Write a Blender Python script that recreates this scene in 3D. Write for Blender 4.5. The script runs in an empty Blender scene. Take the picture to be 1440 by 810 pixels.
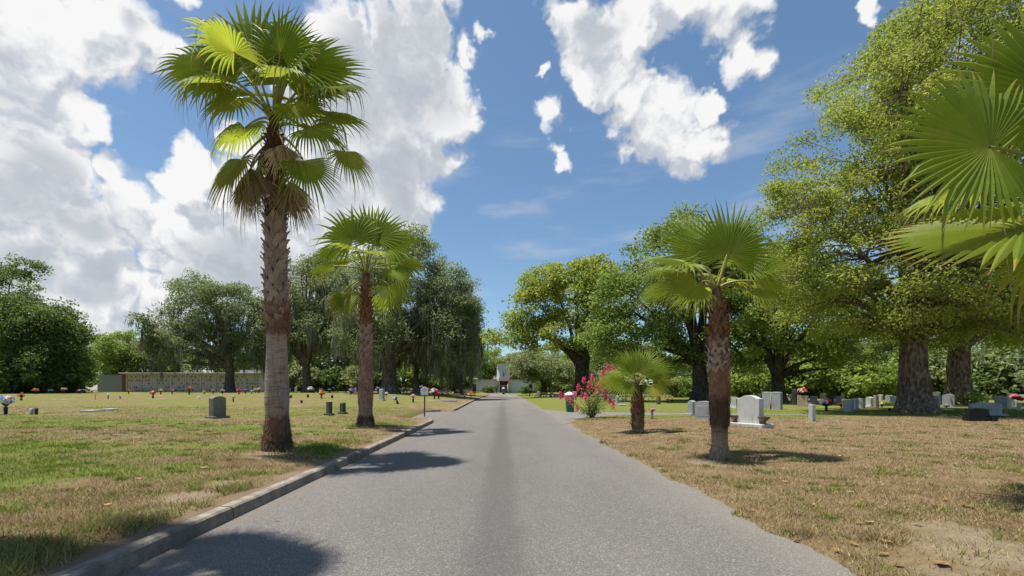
import bpy, bmesh, math, random
import numpy as np
from mathutils import Vector, Matrix
C = bpy.context.scene.collection
SC = bpy.context.scene
PI = math.pi
# ------------------------------------------------------------------ camera constants (metres; camera at the origin, 1.35 m up, looking along +Y)
FP, HC, VX, VY = 640.0, 1.35, 708.0, 549.0
SUN_DIR = Vector((-0.262, 0.055, 0.93)).normalized()      # towards the sun

# ------------------------------------------------------------------ numeric helpers
_rt = np.random.RandomState(5).rand(256, 256)
def vnoise(x, y):
    x = np.asarray(x, float); y = np.asarray(y, float)
    xi = np.floor(x).astype(int); yi = np.floor(y).astype(int)
    fx = x - xi; fy = y - yi
    fx = fx*fx*(3-2*fx); fy = fy*fy*(3-2*fy)
    g = lambda a, b: _rt[a & 255, b & 255]
    return (g(xi, yi)*(1-fx)+g(xi+1, yi)*fx)*(1-fy)+(g(xi, yi+1)*(1-fx)+g(xi+1, yi+1)*fx)*fy
def fbm(x, y, o=3):
    s = 0; a = .5
    for k in range(o):
        s = s+a*vnoise(np.asarray(x)*2**k+17*k, np.asarray(y)*2**k+31*k); a *= .5
    return s
def S(a, b, v):
    t = np.clip((np.asarray(v, float)-a)/(b-a), 0, 1)
    return t*t*(3-2*t)
XL, XR = -2.83, 2.55
PATH = np.array([  # x, near edge, far edge of the side path on the right
    [2.2, 17.3, 29.5], [2.6, 18.4, 28.2], [3.2, 19.8, 27.2], [4.2, 21.2, 26.4], [6, 22.2, 25.9], [10, 22.6, 25.2],
    [16, 21.9, 23.9], [22, 20.3, 22.2], [30, 18.2, 20.0], [46, 13.6, 15.4]])
def road_z(y):
    return .38*S(8, 60, y)+.35*S(72, 105, y)
def paved(x, y):
    """1 on the road, the side path and the left apron, 0 on the lawn"""
    x = np.asarray(x, float); y = np.asarray(y, float)
    er = (vnoise(y*1.3, 3.3)-.5)*.17+(vnoise(y*4.1, 6.1)-.5)*.11+(vnoise(y*11, 8.8)-.5)*.08
    xr = XR-.2*S(25, 45, y)+er
    m = (S(XL-.10, XL-.05, x))*(1-S(xr-.05, xr+.05, x))*(1-S(90.0, 90.5, y))
    lo = np.interp(x, PATH[:, 0], PATH[:, 1]); hi = np.interp(x, PATH[:, 0], PATH[:, 2])
    e2 = (vnoise(x*1.7, 5.5)-.5)*.25
    p = S(lo-.1+e2, lo+.1+e2, y)*(1-S(hi-.1-e2, hi+.1-e2, y))*S(2.1, 2.3, x)*(1-S(45, 46, x))
    a = S(18.95, 19.15, y)*(1-S(26.3, 26.5, y))*S(-4.6, -4.2, x)*(1-S(-2.8, -2.6, x))
    return np.maximum(np.maximum(m, p), a)
def Z(x, y):
    x = np.asarray(x, float); y = np.asarray(y, float)
    b = road_z(y)
    dl = np.maximum(XL-x, 0); dr = np.maximum(x-XR, 0)
    left = .125+.03*S(.1, 1.2, dl)+.08*S(.6, 3., dl)+.45*S(15, 50, y)*S(0, 9, dl)
    right = .03+.06*S(.3, 3, dr)+.13*S(20, 60, y)*S(0, 8, dr)
    lawn = np.where(x < 0, left, right)+(fbm(x*.7, y*.7)-.45)*.05*S(.2, 1.5, dl+dr)
    m = paved(x, y)
    return b+lawn*(1-m)-.06*m
def at(px, py):
    D = np.linspace(2.5, 130, 8000)
    h = HC-(py-VY)/FP*D
    g = Z((px-VX)/FP*D, D)
    k = np.argmax(h <= g) if (h <= g).any() else len(D)-1
    d = D[k]
    return wx(px, d), d
def wx(px, d): return (px-VX)/FP*d
def wz(py, d): return HC-(py-VY)/FP*d
def gz(x, y): return float(Z(x, y))

# ------------------------------------------------------------------ mesh helpers
class MB:
    def __init__(self): self.v = []; self.f = []; self.m = []; self.s = []
    def add(self, vs, fs, m=0, smooth=False):
        o = len(self.v)
        self.v += [tuple(p) for p in vs]
        self.f += [tuple(i+o for i in f) for f in fs]
        self.m += [m]*len(fs); self.s += [smooth]*len(fs)
    def box(self, c, s, m=0, rz=0):
        x, y, z = [k/2 for k in s]; ca, sa = math.cos(rz), math.sin(rz)
        vs = []
        for dz in (-z, z):
            for dx, dy in ((-x, -y), (x, -y), (x, y), (-x, y)):
                vs.append((c[0]+dx*ca-dy*sa, c[1]+dx*sa+dy*ca, c[2]+dz))
        self.add(vs, [(3, 2, 1, 0), (4, 5, 6, 7), (0, 1, 5, 4), (1, 2, 6, 5), (2, 3, 7, 6), (3, 0, 4, 7)], m)
    def lathe(self, prof, n=16, c=(0, 0, 0), m=0, smooth=True):
        vs = []
        for r, z in prof:
            for k in range(n):
                a = 2*PI*k/n; vs.append((c[0]+r*math.cos(a), c[1]+r*math.sin(a), c[2]+z))
        fs = []
        for i in range(len(prof)-1):
            for k in range(n):
                fs.append((i*n+k, i*n+(k+1) % n, (i+1)*n+(k+1) % n, (i+1)*n+k))
        fs.append(tuple(range(n))[::-1]); fs.append(tuple((len(prof)-1)*n+k for k in range(n)))
        self.add(vs, fs, m, smooth)
    def tube(self, pts, rad, n=6, m=0):
        v, f = tube_np(pts, rad, n); self.add(v.tolist(), f.tolist(), m, True)
    def prism(self, prof, y0, y1, m=0):
        n = len(prof)
        vs = [(x, y0, z) for x, z in prof]+[(x, y1, z) for x, z in prof]
        fs = [tuple(range(n)), tuple(range(2*n-1, n-1, -1))]+[((i+1) % n, i, n+i, n+(i+1) % n) for i in range(n)]
        self.add(vs, fs, m)
    def build(self, name, mats, parent=None, bevel=0, seg=2):
        me = bpy.data.meshes.new(name); me.from_pydata(self.v, [], self.f)
        me.polygons.foreach_set('material_index', self.m); me.polygons.foreach_set('use_smooth', self.s)
        if bevel:
            bm = bmesh.new(); bm.from_mesh(me)
            es = [e for e in bm.edges if len(e.link_faces) == 2 and e.calc_face_angle(0) > .5]
            bmesh.ops.bevel(bm, geom=es, offset=bevel, segments=seg, affect='EDGES', profile=.5, clamp_overlap=True)
            bm.to_mesh(me); bm.free()
        return link(name, me, mats, parent)
def link(name, me, mats, parent=None, loc=None, rz=0):
    for m in (mats if isinstance(mats, (list, tuple)) else [mats]): me.materials.append(m)
    me.update()
    o = bpy.data.objects.new(name, me); C.objects.link(o); o.parent = parent
    if loc is not None: o.location = loc
    if rz: o.rotation_euler.z = rz
    return o
def np_mesh(name, V, Fc, attrs=None, smooth=False):
    """V (n,3), Fc (m,k) -> mesh with float face attributes"""
    V = np.ascontiguousarray(V, np.float32); Fc = np.ascontiguousarray(Fc, np.int32)
    me = bpy.data.meshes.new(name); k = Fc.shape[1]; m = len(Fc)
    me.vertices.add(len(V)); me.vertices.foreach_set('co', V.ravel())
    me.loops.add(m*k); me.loops.foreach_set('vertex_index', Fc.ravel())
    me.polygons.add(m); me.polygons.foreach_set('loop_start', np.arange(0, m*k, k, dtype=np.int32))
    me.polygons.foreach_set('use_smooth', np.full(m, smooth, bool))
    for n, a in (attrs or {}).items():
        at_ = me.attributes.new(n, 'FLOAT', 'FACE'); at_.data.foreach_set('value', np.ascontiguousarray(a, np.float32))
    me.update(calc_edges=True); me.validate()
    return me
def tube_np(pts, rad, n=6):
    P = np.asarray(pts, float); R = np.asarray(rad, float)
    T = np.gradient(P, axis=0); T /= np.linalg.norm(T, axis=1)[:, None]+1e-9
    ref = np.tile([0.31, 0.95, 0.07], (len(P), 1))
    A = np.cross(T, ref); A /= np.linalg.norm(A, axis=1)[:, None]+1e-9
    B = np.cross(T, A)
    th = np.arange(n)*2*PI/n
    V = P[:, None, :]+R[:, None, None]*(np.cos(th)[None, :, None]*A[:, None, :]+np.sin(th)[None, :, None]*B[:, None, :])
    V = V.reshape(-1, 3); Fs = []
    i = np.arange(len(P)-1)[:, None]*n; k = np.arange(n)[None, :]; k2 = (k+1) % n
    Fs = np.stack([i+k, i+k2, i+n+k2, i+n+k], -1).reshape(-1, 4)
    return V, Fs
def tag(o, label, cat, group=None):
    o['label'] = label; o['category'] = cat
    if group: o['group'] = group
    return o
def thing(name, label, cat, loc=(0, 0, 0), rz=0, group=None):
    o = bpy.data.objects.new(name, None); C.objects.link(o); o.location = loc; o.rotation_euler.z = rz
    return tag(o, label, cat, group)
def struct(o, kind='structure'):
    o['kind'] = kind; return o
def copy_thing(o, loc, rz, sc, label, group=None):
    r = o.copy(); C.objects.link(r); r.location = loc; r.rotation_euler.z = rz; r.scale = sc; r['label'] = label
    if group: r['group'] = group
    for ch in list(o.children):
        c = ch.copy(); C.objects.link(c); c.parent = r
    return r

# ------------------------------------------------------------------ node helpers
class N:
    def __init__(self, tree): self.t = tree; self.k = 0
    def new(self, typ, **kw):
        n = self.t.nodes.new(typ)
        for a, b in kw.items(): setattr(n, a, b)
        return n
    def set(self, inp, v):
        if isinstance(v, bpy.types.NodeSocket): self.t.links.new(v, inp)
        elif v is not None: inp.default_value = v
    def math(self, op, a, b=None, c=None, clamp=False):
        n = self.new('ShaderNodeMath', operation=op, use_clamp=clamp)
        self.set(n.inputs[0], a); self.set(n.inputs[1], b)
        if c is not None: self.set(n.inputs[2], c)
        return n.outputs[0]
    def vec(self, op, a, b=None):
        n = self.new('ShaderNodeVectorMath', operation=op)
        self.set(n.inputs[0], a)
        if b is not None: self.set(n.inputs['Scale'] if op == 'SCALE' else n.inputs[1], b)
        return n.outputs['Value'] if op in ('DISTANCE', 'LENGTH', 'DOT_PRODUCT') else n.outputs[0]
    def noise(self, v, scale, detail=3, rough=.55, out='Fac'):
        n = self.new('ShaderNodeTexNoise'); self.set(n.inputs['Vector'], v); self.set(n.inputs['Scale'], scale)
        n.inputs['Detail'].default_value = detail; n.inputs['Roughness'].default_value = rough
        return n.outputs[out]
    def voro(self, v, scale, feature='F1', out='Distance'):
        n = self.new('ShaderNodeTexVoronoi', feature=feature); self.set(n.inputs['Vector'], v); n.inputs['Scale'].default_value = scale
        return n.outputs[out]
    def ramp(self, f, stops, interp='LINEAR'):
        n = self.new('ShaderNodeValToRGB'); self.set(n.inputs[0], f); cr = n.color_ramp; cr.interpolation = interp
        while len(cr.elements) < len(stops): cr.elements.new(.5)
        for e, (p, c) in zip(cr.elements, stops): e.position = p; e.color = (*c, 1) if len(c) == 3 else c
        return n.outputs[0]
    def mix(self, f, a, b, blend='MIX'):
        n = self.new('ShaderNodeMix', data_type='RGBA', blend_type=blend); self.set(n.inputs[0], f)
        for i, v in ((6, a), (7, b)): self.set(n.inputs[i], (*v, 1) if isinstance(v, tuple) and len(v) == 3 else v)
        return n.outputs[2]
    def mapr(self, v, a, b, c=0., d=1., smooth=True):
        n = self.new('ShaderNodeMapRange', interpolation_type='SMOOTHSTEP' if smooth else 'LINEAR')
        for i, q in enumerate((v, a, b, c, d)): self.set(n.inputs[i], q)
        return n.outputs[0]
    def pos(self): return self.new('ShaderNodeNewGeometry').outputs['Position']
    def obj(self): return self.new('ShaderNodeTexCoord').outputs['Object']
    def attr(self, name): return self.new('ShaderNodeAttribute', attribute_name=name).outputs['Fac']
    def scalev(self, v, s):
        n = self.new('ShaderNodeMapping'); self.set(n.inputs['Vector'], v); n.inputs['Scale'].default_value = s; return n.outputs[0]
    def bump(self, h, strength=.3, dist=.02):
        n = self.new('ShaderNodeBump'); self.set(n.inputs['Height'], h); n.inputs['Strength'].default_value = strength; n.inputs['Distance'].default_value = dist
        return n.outputs[0]
def material(name, build):
    m = bpy.data.materials.new(name); m.use_nodes = True; t = m.node_tree; t.nodes.clear(); n = N(t)
    out = t.nodes.new('ShaderNodeOutputMaterial'); t.links.new(build(n), out.inputs[0]); return m
def pbsdf(n, col, rough=.8, normal=None, spec=.3, metal=0):
    p = n.new('ShaderNodeBsdfPrincipled'); n.set(p.inputs['Base Color'], (*col, 1) if isinstance(col, tuple) and len(col) == 3 else col)
    n.set(p.inputs['Roughness'], rough); p.inputs['Specular IOR Level'].default_value = spec; p.inputs['Metallic'].default_value = metal
    if normal is not None: n.set(p.inputs['Normal'], normal)
    return p.outputs[0]
def leafy(n, col, rough=.5, trans=.35, spec=.35, normal=None, tcol=None):
    p = pbsdf(n, col, rough, normal, spec); t = n.new('ShaderNodeBsdfTranslucent'); n.set(t.inputs[0], tcol if tcol is not None else col)
    mx = n.new('ShaderNodeMixShader'); mx.inputs[0].default_value = trans
    n.t.links.new(p, mx.inputs[1]); n.t.links.new(t.outputs[0], mx.inputs[2]); return mx.outputs[0]
def plain(name, col, rough=.6, var=.15, scale=8., bump=0., spec=.3, metal=0):
    def b(n):
        o = n.obj(); f = n.noise(o, scale, 4)
        c = n.mix(f, tuple(k*(1-var) for k in col), tuple(min(1, k*(1+var)) for k in col))
        return pbsdf(n, c, rough, n.bump(n.noise(o, scale*4, 3), bump, .02) if bump else None, spec, metal)
    return material(name, b)

# ------------------------------------------------------------------ materials
def lawn_green(n, p):
    """how green (0..1) the turf is at a place: bands and patches of living grass in a dry lawn"""
    x, y = [n.new('ShaderNodeSeparateXYZ') for _ in range(1)][0], None
    n.set(x.inputs[0], p); X, Y = x.outputs[0], x.outputs[1]
    n1 = n.noise(n.scalev(p, (.16, .42, 0)), 1, 3, .55); n2 = n.noise(n.scalev(p, (1.1, 1.5, 0)), 1, 3, .6)
    right = n.mapr(X, 1., 2.); near = n.math('SUBTRACT', 1., n.mapr(Y, 18., 23.))
    kerb = n.math('MULTIPLY', n.mapr(X, -6.2, -3.2), n.math('SUBTRACT', 1., right))
    off = n.math('MULTIPLY_ADD', n.math('MULTIPLY', right, near), -.33, .012)
    off = n.math('MULTIPLY_ADD', n.math('MULTIPLY', right, n.mapr(Y, 18., 23.)), .26, off)
    off = n.math('MULTIPLY_ADD', kerb, -.13, off)
    off = n.math('MULTIPLY_ADD', n.mapr(Y, 30., 60.), .10, off)
    g = n.math('MULTIPLY_ADD', n1, 1.5, n.math('MULTIPLY', n2, .75)); g = n.math('ADD', g, off)
    return n.mapr(g, .96, 1.30)
BARE = [(*at(*q_), r_) for *q_, r_ in [(1375, 775, .55), (1330, 745, .4), (1000, 650, .55), (370, 640, .5), (265, 700, .35), (320, 682, .3), (880, 607, .5), (1310, 800, .3), (230, 720, .3)]]
def m_ground(n):
    p = n.pos(); g = lawn_green(n, p)
    f1 = n.noise(p, 38, 4, .7); f2 = n.noise(p, 2.2, 4, .6); f3 = n.noise(n.scalev(p, (1, .55, 1)), 130, 3, .7)
    dry = n.ramp(f2, [(.3, (.17, .115, .06)), (.5, (.29, .21, .115)), (.72, (.38, .29, .17))])
    dry = n.mix(n.mapr(f1, .35, .7), n.mix(.55, dry, (.10, .07, .038)), dry)
    grn = n.mix(f1, (.10, .13, .02), (.22, .26, .05))
    c = n.mix(n.math('MULTIPLY', g, .9), dry, grn)
    sand = n.mapr(n.noise(p, .55, 3, .6), .60, .70)
    c = n.mix(n.math('MULTIPLY', sand, .55), c, (.36, .29, .20))
    bs = None
    for x_, y_, r_ in BARE:
        e = n.math('SUBTRACT', 1., n.mapr(n.vec('DISTANCE', n.vec('ADD', p, n.vec('SCALE', n.vec('SUBTRACT', n.noise(p, 3, 4, .6, 'Color'), (.5, .5, .5)), .9)), (x_, y_, .1)), r_*.45, r_)); bs = e if bs is None else n.math('MAXIMUM', bs, e)
    c = n.mix(n.math('MULTIPLY', bs, .5), c, n.mix(f1, (.30, .24, .17), (.44, .37, .28)))
    sx = n.new('ShaderNodeSeparateXYZ'); n.set(sx.inputs[0], p); edge = n.math('MULTIPLY', n.mapr(n.math('MULTIPLY_ADD', n.noise(p, 2.5, 3), .5, sx.outputs[0]), -3.15, -2.75), n.math('SUBTRACT', 1., n.mapr(sx.outputs[0], -1., 0.)))
    c = n.mix(n.math('MULTIPLY', edge, .75), c, (.24, .175, .12))
    c = n.mix(n.mapr(f3, .3, .7), n.mix(.45, c, (.05, .04, .02)), c)
    return pbsdf(n, c, .95, n.bump(n.math('ADD', f1, f3), .7, .03), .1)
M = {}
M['ground'] = material('lawn', m_ground)
def m_grass(n):
    p = n.pos(); g = lawn_green(n, p); r = n.attr('tint')
    f = n.mapr(n.math('MULTIPLY_ADD', r, .9, n.math('MULTIPLY_ADD', g, 1.15, -.40)), .35, .62)
    r2 = n.math('FRACT', n.math('MULTIPLY', r, 7.3))
    dry = n.ramp(r2, [(0, (.15, .085, .04)), (.35, (.33, .225, .115)), (.8, (.47, .355, .20)), (1, (.56, .46, .30))])
    grn = n.ramp(r2, [(0, (.075, .115, .018)), (.5, (.16, .225, .03)), (1, (.28, .34, .07))])
    return leafy(n, n.mix(f, dry, grn), .75, .3, .1)
M['grass'] = material('grass_blades', m_grass)
def m_asphalt(n):
    p = n.pos(); s = n.new('ShaderNodeSeparateXYZ'); n.set(s.inputs[0], p); X, Y = s.outputs[0], s.outputs[1]
    v = n.voro(p, 125, out='Color'); g = n.new('ShaderNodeSeparateColor'); n.set(g.inputs[0], v)
    agg = n.ramp(g.outputs[0], [(0, (.085, .08, .075)), (.55, (.13, .122, .114)), (.88, (.18, .17, .158)), (1, (.34, .32, .30))])
    big = n.noise(n.scalev(p, (1.2, .35, 1)), .8, 5, .6)
    c = n.mix(n.mapr(big, .3, .7), n.mix(.25, agg, (.085, .083, .082)), n.mix(.12, agg, (.22, .21, .20)))
    w = n.math('MULTIPLY_ADD', n.math('SUBTRACT', n.noise(n.scalev(p, (.0, .5, 0)), 1, 3), .5), .22, X)
    band = lambda c0, wd: n.math('SUBTRACT', 1., n.mapr(n.math('ABSOLUTE', n.math('SUBTRACT', w, c0)), wd*.25, wd))
    c = n.mix(n.math('MULTIPLY', band(-.06, .34), .36), c, (.045, .044, .044))
    c = n.mix(n.math('MULTIPLY', band(-.06, 1.0), .16), c, (.06, .058, .058))
    c = n.mix(n.math('MULTIPLY', n.mapr(X, 1.9, 2.6), .30), c, (.24, .21, .17))
    c = n.mix(n.math('MULTIPLY', n.math('SUBTRACT', 1., n.mapr(X, -2.8, -2.45)), .25), c, (.20, .16, .12))
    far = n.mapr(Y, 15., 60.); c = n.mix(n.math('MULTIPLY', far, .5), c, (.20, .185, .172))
    fine = n.noise(p, 160, 2)
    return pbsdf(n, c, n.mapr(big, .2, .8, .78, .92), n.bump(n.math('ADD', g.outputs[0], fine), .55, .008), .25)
M['asphalt'] = material('asphalt', m_asphalt)
def m_conc(n):
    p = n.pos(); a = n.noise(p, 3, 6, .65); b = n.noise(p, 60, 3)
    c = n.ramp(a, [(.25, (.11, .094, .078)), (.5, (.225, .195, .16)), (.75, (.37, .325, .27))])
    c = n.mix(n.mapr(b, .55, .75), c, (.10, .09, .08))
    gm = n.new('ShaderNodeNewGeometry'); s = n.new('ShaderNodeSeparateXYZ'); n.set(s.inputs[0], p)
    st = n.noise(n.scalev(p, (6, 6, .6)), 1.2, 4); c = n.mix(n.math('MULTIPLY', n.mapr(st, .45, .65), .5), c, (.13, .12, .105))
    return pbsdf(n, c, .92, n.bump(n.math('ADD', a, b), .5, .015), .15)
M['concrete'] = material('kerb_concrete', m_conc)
def stone(name, lo, hi, speck=.0, rough=.6, stain=(.1, .1, .09), st=.35):
    def b(n):
        o = n.obj(); a = n.noise(o, 3.2, 5, .6); f = n.noise(o, 90, 2)
        c = n.mix(a, lo, hi); c = n.mix(n.mapr(f, .5, .75), c, tuple(k*.6 for k in lo))
        s = n.noise(n.scalev(o, (5, 5, 1)), 1.5, 4, .6); c = n.mix(n.math('MULTIPLY', n.mapr(s, .5, .72), st), c, stain)
        return pbsdf(n, c, rough, n.bump(n.math('MULTIPLY_ADD', f, .3, a), .25, .01), .35)
    return material(name, b)
M['grey'] = stone('grey_granite', (.25, .26, .26), (.40, .41, .41))
M['white'] = stone('white_marble', (.38, .38, .365), (.60, .60, .58), st=.35)
M['old'] = stone('weathered_stone', (.13, .13, .11), (.25, .25, .21), stain=(.05, .05, .04), st=.5, rough=.9)
M['dark'] = stone('dark_stone', (.045, .042, .036), (.10, .095, .085), rough=.6)
M['black'] = stone('black_granite', (.006, .007, .008), (.012, .013, .014), rough=.4, stain=(.012, .012, .012))
M['pink'] = stone('tan_granite', (.33, .22, .17), (.50, .38, .31))
M['rose'] = stone('brown_rose_granite', (.10, .065, .055), (.17, .12, .10), rough=.4)
M['wall_crypt'] = stone('crypt_marble', (.44, .42, .44), (.61, .58, .61), stain=(.20, .17, .17))
M['wall_grey'] = stone('grey_stucco', (.21, .21, .215), (.27, .27, .275))
M['stucco'] = stone('white_stucco', (.62, .64, .66), (.80, .81, .82), st=.15, rough=.9)
def cols(name, c, rough=.6, var=.25):
    M[name] = material(name, lambda n: leafy(n, n.mix(n.noise(n.obj(), 30, 2), tuple(k*(1-var) for k in c), tuple(min(.9, k*(1+var)) for k in c)), rough, .25, .2))
cols('red', (.62, .035, .03)); cols('hotpink', (.80, .10, .22)); cols('pinkf', (.72, .25, .36)); cols('whitef', (.78, .76, .74)); cols('yellow', (.75, .55, .06)); cols('orange', (.8, .22, .02)); cols('purple', (.28, .12, .5)); cols('blue', (.22, .4, .68)); cols('beige', (.66, .47, .33)); cols('magenta', (.55, .10, .45)); cols('stemgreen', (.045, .10, .03)); cols('myrtle_leaf', (.11, .17, .035)); cols('hedge', (.10, .15, .025))
M['vase'] = plain('black_vase', (.02, .02, .02), .4); M['bin'] = plain('green_plastic', (.012, .13, .085), .45, .2); M['whitepaint'] = plain('white_paint', (.74, .75, .77), .5, .06)
M['silver'] = plain('grey_metal', (.35, .36, .37), .45, .1, metal=.4); M['darkmetal'] = plain('dark_brown_metal', (.055, .045, .038), .5); M['benchwood'] = plain('dark_green_wood', (.04, .05, .04), .7)
M['doorbrown'] = plain('dark_brown_door', (.055, .03, .025), .5); M['redmark'] = plain('red_emblem', (.42, .12, .09), .6); M['bluebin'] = plain('blue_plastic', (.08, .13, .2), .5)
M['glass'] = plain('dark_door_glass', (.02, .025, .03), .08, spec=.6); M['brick'] = plain('brown_red_brick', (.20, .08, .06), .9, .4, 30)
M['drynleaf'] = material('dry_leaf', lambda n: leafy(n, n.mix(n.new('ShaderNodeObjectInfo').outputs['Random'], (.17, .09, .045), (.50, .30, .14)), .7, .15, .15))
def bark(name, lo, hi, sc=1.):
    def b(n):
        o = n.obj(); q = n.scalev(o, (7*sc, 7*sc, 2.4*sc)); a = n.noise(q, 1, 6, .7); v = n.voro(q, 1.6, 'F1'); l = n.noise(o, .8, 3)
        c = n.ramp(n.math('MULTIPLY_ADD', v, .45, n.math('MULTIPLY', a, .8)), [(.3, tuple(k*.45 for k in lo)), (.55, lo), (.8, hi)])
        c = n.mix(n.mapr(l, .5, .7), c, n.mix(.3, c, (.28, .25, .20)))
        return pbsdf(n, c, .95, n.bump(n.math('ADD', a, v), 1., .08), .1)
    return material(name, b)
M['bark'] = bark('oak_bark', (.085, .068, .052), (.21, .175, .14)); M['bark_big'] = bark('furrowed_bark', (.10, .072, .05), (.26, .20, .15), .8); M['bark_far'] = bark('dark_bark', (.05, .042, .034), (.11, .095, .08))
def foliage(name, dark, mid, light, trans=.3, tc=(.16, .19, .02)):
    def b(n):
        t = n.attr('tint'); big = n.noise(n.obj(), .35, 2)
        f = n.math('MULTIPLY_ADD', n.math('SUBTRACT', big, .5), .5, t)
        c = n.ramp(f, [(.12, dark), (.5, mid), (.92, light)])
        return leafy(n, c, .45, trans, .3, tcol=n.mix(.55, c, tc))
    return material(name, b)
M['camphor'] = foliage('camphor_leaves', (.14, .19, .034), (.265, .315, .056), (.45, .475, .12), .52, (.40, .47, .06))
M['yellowgreen'] = foliage('yellow_green_leaves', (.14, .20, .032), (.28, .335, .058), (.46, .49, .115), .52, (.43, .50, .06))
M['camphor2'] = foliage('bright_green_leaves', (.12, .18, .035), (.23, .305, .065), (.40, .45, .13), .52, (.36, .45, .07))
M['deepgreen'] = foliage('deep_green_leaves', (.09, .15, .034), (.18, .255, .06), (.33, .40, .11), .52, (.33, .43, .07))
M['oak'] = foliage('oak_leaves', (.095, .125, .06), (.17, .215, .095), (.31, .36, .17), .5, (.30, .37, .13))
M['dull'] = foliage('grey_green_leaves', (.12, .155, .07), (.22, .26, .12), (.35, .375, .19), .5, (.35, .39, .13))
M['jungle'] = foliage('dark_green_leaves', (.046, .078, .025), (.10, .15, .04), (.20, .26, .07), .48, (.20, .28, .055))
M['moss'] = material('spanish_moss', lambda n: leafy(n, n.mix(n.attr('tint'), (.13, .145, .10), (.30, .305, .22)), .9, .4, .05))
def m_frond(n):
    d = n.attr('dry'); r = n.attr('rad'); t = n.attr('tint')
    g = n.ramp(r, [(.0, (.36, .33, .07)), (.14, (.30, .37, .05)), (.5, (.23, .33, .035)), (1, (.28, .34, .06))])
    g = n.mix(n.math('MULTIPLY', t, .6), g, (.12, .20, .03)); bl = n.noise(n.obj(), 5, 3); g = n.mix(n.math('MULTIPLY', n.mapr(bl, .5, .75), .5), g, (.36, .36, .07))
    br = n.ramp(t, [(0, (.19, .125, .07)), (.5, (.36, .26, .15)), (1, (.50, .39, .24))])
    ye = n.mix(n.mapr(d, .25, .55), g, (.45, .36, .06))
    c = n.mix(n.mapr(d, .45, .75), ye, br)
    return leafy(n, c, .50, .58, .22, tcol=n.mix(n.mapr(d, .3, .6), n.mix(.6, c, (.46, .50, .04)), c))
M['frond'] = material('palm_frond', m_frond)
M['petiole'] = plain('palm_petiole', (.24, .24, .06), .45, .3, 6)
def m_boot(lo, hi):
    def b(n):
        o = n.obj(); a = n.noise(n.scalev(o, (20, 20, 6)), 1, 4, .6); t = n.attr('tint')
        c = n.mix(n.math('MULTIPLY_ADD', a, .6, n.math('MULTIPLY', t, .4)), lo, hi)
        return pbsdf(n, c, .9, n.bump(a, .4, .01), .1)
    return b
M['boot_grey'] = material('leaf_base_grey', m_boot((.12, .075, .052), (.54, .41, .32))); M['boot_dark'] = material('leaf_base_dark', m_boot((.045, .025, .017), (.17, .10, .065))); M['boot_red'] = material('leaf_base_red', m_boot((.10, .045, .025), (.33, .18, .11)))
M['fibre'] = material('palm_fibre', m_boot((.13, .05, .028), (.42, .22, .13)))
def palm_trunk_mat(name, stops, cut=(.36, .43)):
    def b(n):
        o = n.obj(); h = n.attr('h'); a = n.noise(n.scalev(o, (5, 5, 30)), 1, 5, .6); v = n.noise(n.scalev(o, (22, 22, 3)), 1, 4, .65); l = n.noise(o, 2.6, 4, .6)
        c = n.mix(n.mapr(h, cut[0]-.05, cut[1]+.06, .42, .08), n.ramp(h, stops), (.58, .39, .28))
        c = n.mix(n.mapr(a, .45, .7), c, n.mix(.55, c, (.05, .038, .03))); c = n.mix(n.mapr(v, .45, .7), c, n.mix(.4, c, (.07, .05, .04)))
        c = n.mix(n.math('MULTIPLY', n.mapr(l, .52, .68), .45), c, (.33, .30, .27))
        return pbsdf(n, c, .92, n.bump(n.math('ADD', a, v), .7, .025), .12)
    return material(name, b)
# ------------------------------------------------------------------ camera, sun, sky
cd = bpy.data.cameras.new('camera'); cam = bpy.data.objects.new('camera', cd); C.objects.link(cam); SC.camera = cam
cam.location = (0, 0, HC); cam.rotation_euler = (PI/2, 0, 0); cd.sensor_width = 36; cd.lens = 16
cd.shift_x = 12/1440; cd.shift_y = 144/1440; cd.clip_start = .05; cd.clip_end = 3000
sl = bpy.data.lights.new('sun', 'SUN'); sl.energy = 5.0; sl.angle = math.radians(.53); sl.color = (1, .94, .845)
so = bpy.data.objects.new('sun', sl); C.objects.link(so); so.rotation_euler = SUN_DIR.to_track_quat('Z', 'Y').to_euler()
SC.view_settings.view_transform = 'Standard'; SC.view_settings.look = 'None'; SC.view_settings.exposure = 0.62; SC.view_settings.gamma = 1; SC.view_settings.use_curve_mapping = False
SC.cycles.max_bounces = 12; SC.cycles.transparent_max_bounces = 4; SC.cycles.diffuse_bounces = 8; SC.cycles.transmission_bounces = 8; SC.cycles.glossy_bounces = 2
SC.cycles.use_denoising = True
W = bpy.data.worlds.new('World'); SC.world = W; W.use_nodes = True; W.node_tree.nodes.clear(); n = N(W.node_tree)
W.cycles.sampling_method = 'MANUAL'; W.cycles.sample_map_resolution = 512
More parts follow.
